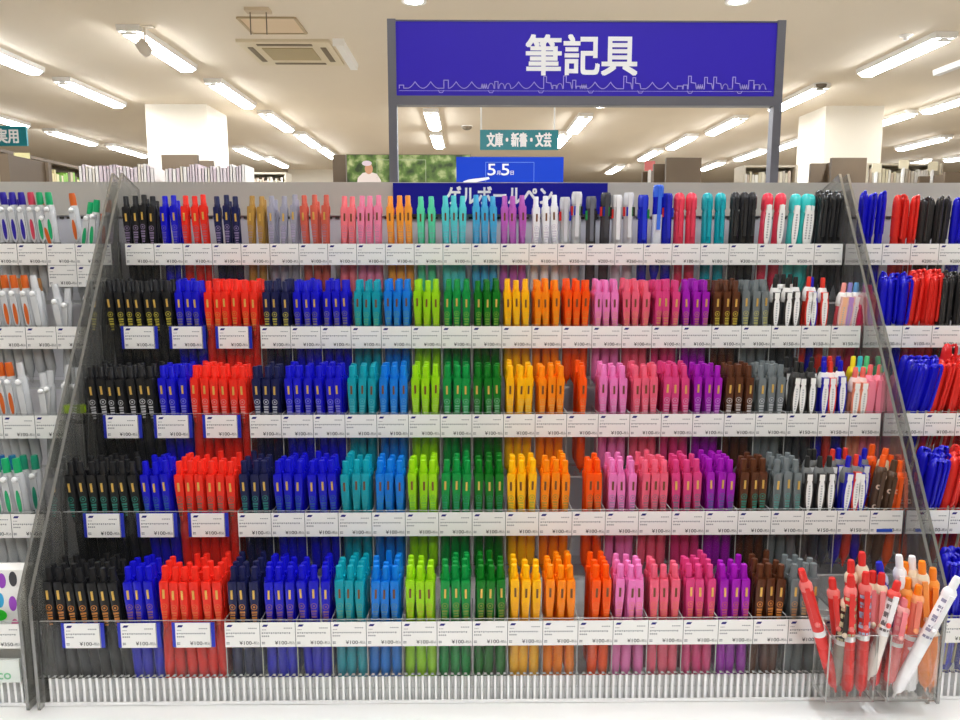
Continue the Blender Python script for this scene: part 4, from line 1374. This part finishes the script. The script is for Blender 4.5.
def capped_pen(x, y, z, lean, col, label, group, turn=0.0, strip=True, fwd_=0.0):
    key = (col, strip)
    if key not in KP:
        g_ = mat('pen_colour_%d_%d_%d' % col, col, 0.25)
        bb = MB().lathe([(0.0010, 0), (0.0014, 0.004), (0.0044, 0.014), (0.0050, 0.02), (0.0050, 0.085)], 12).mesh('barrel', g_)
        cc = MB().lathe([(0.0058, 0.082), (0.0058, 0.126), (0.0052, 0.132), (0.0034, 0.1365), (0.0008, 0.138)], 12).mesh('cap', g_)
        cl = MB()
        prev_ = None
        path = [(-0.004, 0.1345), (-0.0068, 0.1375), (-0.0092, 0.136), (-0.0100, 0.130), (-0.0098, 0.11), (-0.0090, 0.086), (-0.0080, 0.080)]
        for (ya, za), (yb, zb) in zip(path, path[1:]):
            cl.tube((0, ya, za), (0, yb, zb), 0.0019, 6)
        st = MB().box(-0.0012, 0.0012, -0.0062, -0.0049, 0.018, 0.08).mesh('label_strip', mat('pen_strip', (196, 180, 150), 0.4))
        KP[key] = (bb, cc, cl.mesh('clip', g_), st)
    bb, cc, cl, st = KP[key]
    t_ = thing('capped_pen', label, 'pen', (0, 0, 0), group)
    pose(t_, x, y, z, lean, turn, fwd_)
    for nm, me in (('barrel', bb), ('cap', cc), ('clip', cl)):
        link(nm, me, t_)
    if strip:
        link('label_strip', st, t_)
    return t_


CB2, CR2, CK2 = (18, 16, 190), (222, 44, 36), (52, 50, 50)
cg = 'capped pens of the %s tier'
spec = [
    (0, 'blue', CB2, (862, 871, 880), 1.5, 0.007, 'the wide rack'), (0, 'red', CR2, (896, 905, 913), 2, 0.003, 'the blue ones'), (0, 'black', CK2, (922, 930, 938, 946), 3, 0.001, 'the red ones'), (0, 'blue', CB2, (955, 963), 3, 0.001, 'the black ones'),
    (1, 'blue', CB2, (881, 891, 902), 2, -0.003, 'the wide rack'), (1, 'red', CR2, (911, 919, 927, 935), 3, 0.0, 'the blue ones'), (1, 'black', CK2, (942, 950, 959), 3, -0.001, 'the red ones'),
    (2, 'blue', CB2, (897, 906, 914, 922, 929), 11, -0.002, 'the wide rack'), (2, 'red', CR2, (937, 946, 956, 966, 976), 10, -0.001, 'the blue ones'),
    (3, 'blue', CB2, (914, 921, 929, 937), 8, -0.005, 'the wide rack'), (3, 'red', CR2, (947, 957, 967, 977), 8, -0.002, 'the blue ones'),
    (4, 'blue', CB2, (940, 947, 955, 963, 971), 4, -0.004, 'the wide rack'),
]
for k, nm, c, pxs, ln_, dz, prev in spec:
    for row in range(3 if k else 1):
        for j, px in enumerate(pxs):
            le = R(ln_ + rp.uniform(-2, 2))
            if row == 0:
                lb = '%s %s capped pen from %s, %s tier' % (ORD[j], nm, prev, TIER[k])
                gr = cg % TIER[k]
            else:
                lb = '%s capped pen %s behind the %s %s one from %s, %s tier' % (nm, 'right' if row == 1 else 'two places', ORD[j], nm, prev, TIER[k])
                gr = 'rear ' + cg % TIER[k]
            capped_pen(max(MX + 0.0105, pxX(px, k, 0.013 + 0.0135 * row) - math.sin(le) * 0.09), DK_(k) + 0.014 + 0.0135 * row + (0.004 if j % 2 else 0), ZF(k) + dz + 0.004 * row + rp.uniform(0, 0.003), le, c, lb, gr, R(rp.uniform(-40, 40)), k > 1)
capped_pen(pxX(936, 2, 0.03), DK_(2) + 0.028, ZF(2) + 0.022, R(5), (214, 30, 36), 'glossy red capped pen rising above all others on the third tier', None, R(60))

# ------------------------------------------------------------------ hanging cups with novelty pens
YF, YR, ZB, ZTOP = 0.7215, 0.7545, ZC - 0.4635, ZC - 0.390
ACR_CUP = clear_mat('cup_acrylic', (0.97, 0.975, 0.97, 1), (0.8, 0.8, 0.8, 1), 0.006, 0.06, 0.4)
CUP_EDGE = clear_mat('cup_edge', (0.8, 0.8, 0.78, 1), (0.9, 0.9, 0.88, 1), 0.6, 0.2, 1.0)


def cup(x0, x1, label):
    t_ = thing('hanging_pen_cup', label, 'pen cup', ((x0 + x1) / 2, (YF + YR) / 2, ZB), 'clear cups hung on the rack')
    hx, hy, hz, th = (x1 - x0) / 2, (YR - YF) / 2, ZTOP - ZB, 0.0018
    link('front_wall', MB().box(-hx, hx, -hy, -hy + th, 0, hz, 0, 1).mesh('front_wall', [ACR_CUP, CUP_EDGE]), t_)
    link('back_wall', MB().box(-hx, hx, hy - th, hy, 0, hz + 0.012, 0, 1).mesh('back_wall', [ACR_CUP, CUP_EDGE]), t_)
    for s in (-1, 1):
        x = s * (hx - th / 2)
        w = MB()
        prof = [(-hy + th, 0), (hy - th, 0), (hy - th, hz + 0.012), (-hy + th, hz)]
        vs = [(x - th / 2, y, z) for y, z in prof] + [(x + th / 2, y, z) for y, z in prof]
        w.add(vs, [(0, 1, 2, 3), (7, 6, 5, 4), (0, 4, 5, 1), (1, 5, 6, 2), (2, 6, 7, 3), (3, 7, 4, 0)], [0, 0, 1, 1, 1, 1])
        link('side_wall', w.mesh('side_wall', [ACR_CUP, CUP_EDGE]), t_)
    link('bottom', MB().box(-hx + th, hx - th, -hy + th, hy - th, 0, th, 0, 1).mesh('bottom', [ACR_CUP, CUP_EDGE]), t_)
    link('hook', MB().box(-0.012, 0.012, hy, hy + 0.0042, hz + 0.0105, hz + 0.012, 0, 1).mesh('hook', [ACR_CUP, CUP_EDGE]), t_)
    return t_


cup(0.3705, 0.4215, 'clear acrylic cup of red pens hanging low at the front of the rack')
cup(0.4345, 0.4860, 'clear acrylic cup of orange and white pens hanging low at the front of the rack')
NV = {}


def novelty(top, bot, ydep, lower, upper, collar, button, label, printed=None, ytop=None, upper_clear=False):
    P0, P1 = at(bot[0], bot[1], ydep), at(top[0], top[1], ytop if ytop else ydep)
    t_ = thing('novelty_pen', label, 'pen', P0, 'novelty pens in the hanging cups')
    dv = P1 - P0
    L = dv.length
    zx = dv.normalized()
    yx = (Vector((0.25, 1, 0)) - zx * zx.dot(Vector((0.25, 1, 0)))).normalized()
    q = Matrix((yx.cross(zx), yx, zx)).transposed().to_quaternion()
    t_.rotation_mode = 'QUATERNION'
    t_.rotation_quaternion = q
    g_ = lambda c: mat('pen_colour_%d_%d_%d' % tuple(c), c, 0.28)
    s = L / 0.14
    link('barrel', MB().lathe([(0.0010, 0), (0.0014, 0.005 * s), (0.0046, 0.0085 * s), (0.0060, 0.013 * s), (0.0062, 0.02 * s), (0.0062, 0.066 * s)], 14).mesh('barrel', g_(lower)), t_)
    link('ring', MB().lathe([(0.0064, 0.066 * s), (0.0064, 0.072 * s)], 14).mesh('ring', WHITEPL), t_)
    link('upper_barrel', MB().lathe([(0.0060, 0.072 * s), (0.0060, 0.118 * s), (0.0050, 0.121 * s)], 14).mesh('upper_barrel', CLEAR_PEN if upper_clear else g_(upper)), t_)
    link('collar', MB().lathe([(0.0056, 0.116 * s), (0.0066, 0.1185 * s), (0.0066, 0.1235 * s), (0.0046, 0.127 * s)], 14).mesh('collar', g_(collar)), t_)
    link('button', MB().lathe([(0.0038, 0.126 * s), (0.0038, 0.137 * s), (0.0030, 0.14 * s)], 12).mesh('button', g_(button)), t_)
    c_ = link('clip', MB().box(-0.0024, 0.0024, -0.0094, -0.0078, 0.080 * s, 0.122 * s).box(-0.0020, 0.0020, -0.0091, -0.004, 0.117 * s, 0.1215 * s).mesh('clip', g_(upper)), t_)
    link('clip_ball', MB().lathe([(0.0004, -0.0028), (0.0020, -0.002), (0.0028, 0), (0.0020, 0.002), (0.0004, 0.0028)], 10).mesh('clip_ball', g_(collar)), c_, (0, -0.0096, 0.083 * s))
    if printed:
        p_ = MB()
        for k_ in range(8):
            zz = (0.074 + 0.0055 * k_) * s
            for a_ in (-2.3, -1.75, -1.2, -0.65):
                n_ = Vector((math.cos(a_), math.sin(a_), 0))
                u_ = Vector((-n_.y, n_.x, 0))
                c0_ = n_ * 0.00615 + Vector((0, 0, zz + (0.002 if k_ % 2 else 0)))
                w_ = 0.0011 + 0.0007 * ((k_ * 7 + int(a_ * 10)) % 3) / 2
                p_.add([c0_ - u_ * w_ - Vector((0, 0, w_)), c0_ + u_ * w_ - Vector((0, 0, w_)), c0_ + u_ * w_ + Vector((0, 0, w_)), c0_ - u_ * w_ + Vector((0, 0, w_))], [(0, 1, 2, 3)])
        link('print', p_.mesh('print', g_(printed)), t_)
    return t_


RR, CRE, OO, WW, PKK, BKK = (220, 48, 44), (240, 226, 200), (244, 132, 24), (246, 246, 248), (240, 132, 140), (52, 46, 42)
ya, yb = 0.731, 0.744
novelty((801, 569), (836, 692), ya, RR, RR, (236, 120, 116), RR, 'red pen leaning furthest out over the side of the red pen cup')
novelty((832, 578), (843, 690), 0.738, (200, 60, 56), RR, (238, 130, 124), RR, 'red pen right behind the leaning one in the red pen cup')
novelty((849, 590), (833, 690), ya, (150, 140, 130), BKK, CRE, BKK, 'dark patterned pen slanting across the red pen cup', (200, 190, 150))
novelty((851, 560), (850, 690), yb, (190, 40, 40), RR, CRE, RR, 'tall red pen with cream collar at the back of the red pen cup')
novelty((862, 552), (862, 690), yb, (190, 40, 40), (238, 216, 190), CRE, RR, 'tallest red topped pen with cream upper barrel in the red pen cup')
novelty((851, 575), (847, 696), 0.7275, RR, RR, (240, 130, 126), RR, 'front red pen with a full red barrel nearer the dark patterned pen', (196, 205, 160))
novelty((866, 572), (860, 696), 0.7275, RR, RR, (240, 130, 126), RR, 'front red pen with a full red barrel farther from the dark patterned pen', (170, 190, 220))
novelty((873, 571), (868, 690), yb, (210, 60, 60), PKK, CRE, RR, 'pink bodied pen with red button behind the front red pens')
novelty((882, 573), (873, 690), 0.737, (214, 80, 80), (238, 140, 140), CRE, RR, 'red pen with cream collar nearest the other pen cup')
novelty((898, 581), (868, 680), 0.7285, (240, 232, 224), WW, (236, 90, 84), RR, 'white labelled pen with red button leaning towards the orange pen cup', (120, 116, 118))
novelty((879, 562), (896, 690), yb, (214, 220, 236), (20, 40, 190), (190, 206, 236), (20, 30, 190), 'blue topped pen leaning back in the orange and white pen cup')
novelty((899, 555), (905, 690), yb, WW, WW, WW, WW, 'slim white pen beside the blue topped pen in the cup')
novelty((912, 556), (913, 690), 0.747, WW, (244, 232, 210), CRE, WW, 'white pen standing upright between orange pens in the cup')
novelty((905, 562), (903, 690), 0.748, OO, OO, CRE, OO, 'orange pen at the back between the two white pens')
novelty((922, 561), (925, 692), 0.739, OO, (240, 150, 70), CRE, OO, 'tall orange pen with a full orange lower barrel in the cup')
novelty((933, 568), (930, 692), yb, OO, OO, (246, 160, 70), OO, 'orange pen nearest the capped pen rack in the cup')
novelty((908, 578), (893, 686), 0.736, (236, 110, 90), OO, (246, 170, 90), OO, 'orange pen slanting forward beside the pink translucent pens')
novelty((905, 598), (888, 686), 0.730, (238, 120, 120), PKK, (246, 180, 176), PKK, 'pink pen low at the front of the orange and white pen cup', (250, 170, 170))
novelty((919, 585), (904, 686), 0.7305, (238, 120, 120), (236, 130, 110), (246, 170, 120), OO, 'salmon pen with orange button at the front of the cup')
novelty((913, 640), (909, 692), 0.7285, WW, WW, WW, WW, 'short white pen low in the orange and white pen cup')
novelty((958, 577), (893, 697), 0.7265, WW, (244, 244, 247), WW, WW, 'long white pen leaning far out over the edge of the orange pen cup', (150, 146, 170), ytop=0.712)

# ------------------------------------------------------------------ soft ambient of the store
w = bpy.data.worlds.new('world')
S.world = w
w.use_nodes = True
w.node_tree.nodes['Background'].inputs[0].default_value = lin((255, 244, 225))
w.node_tree.nodes['Background'].inputs[1].default_value = 0.05
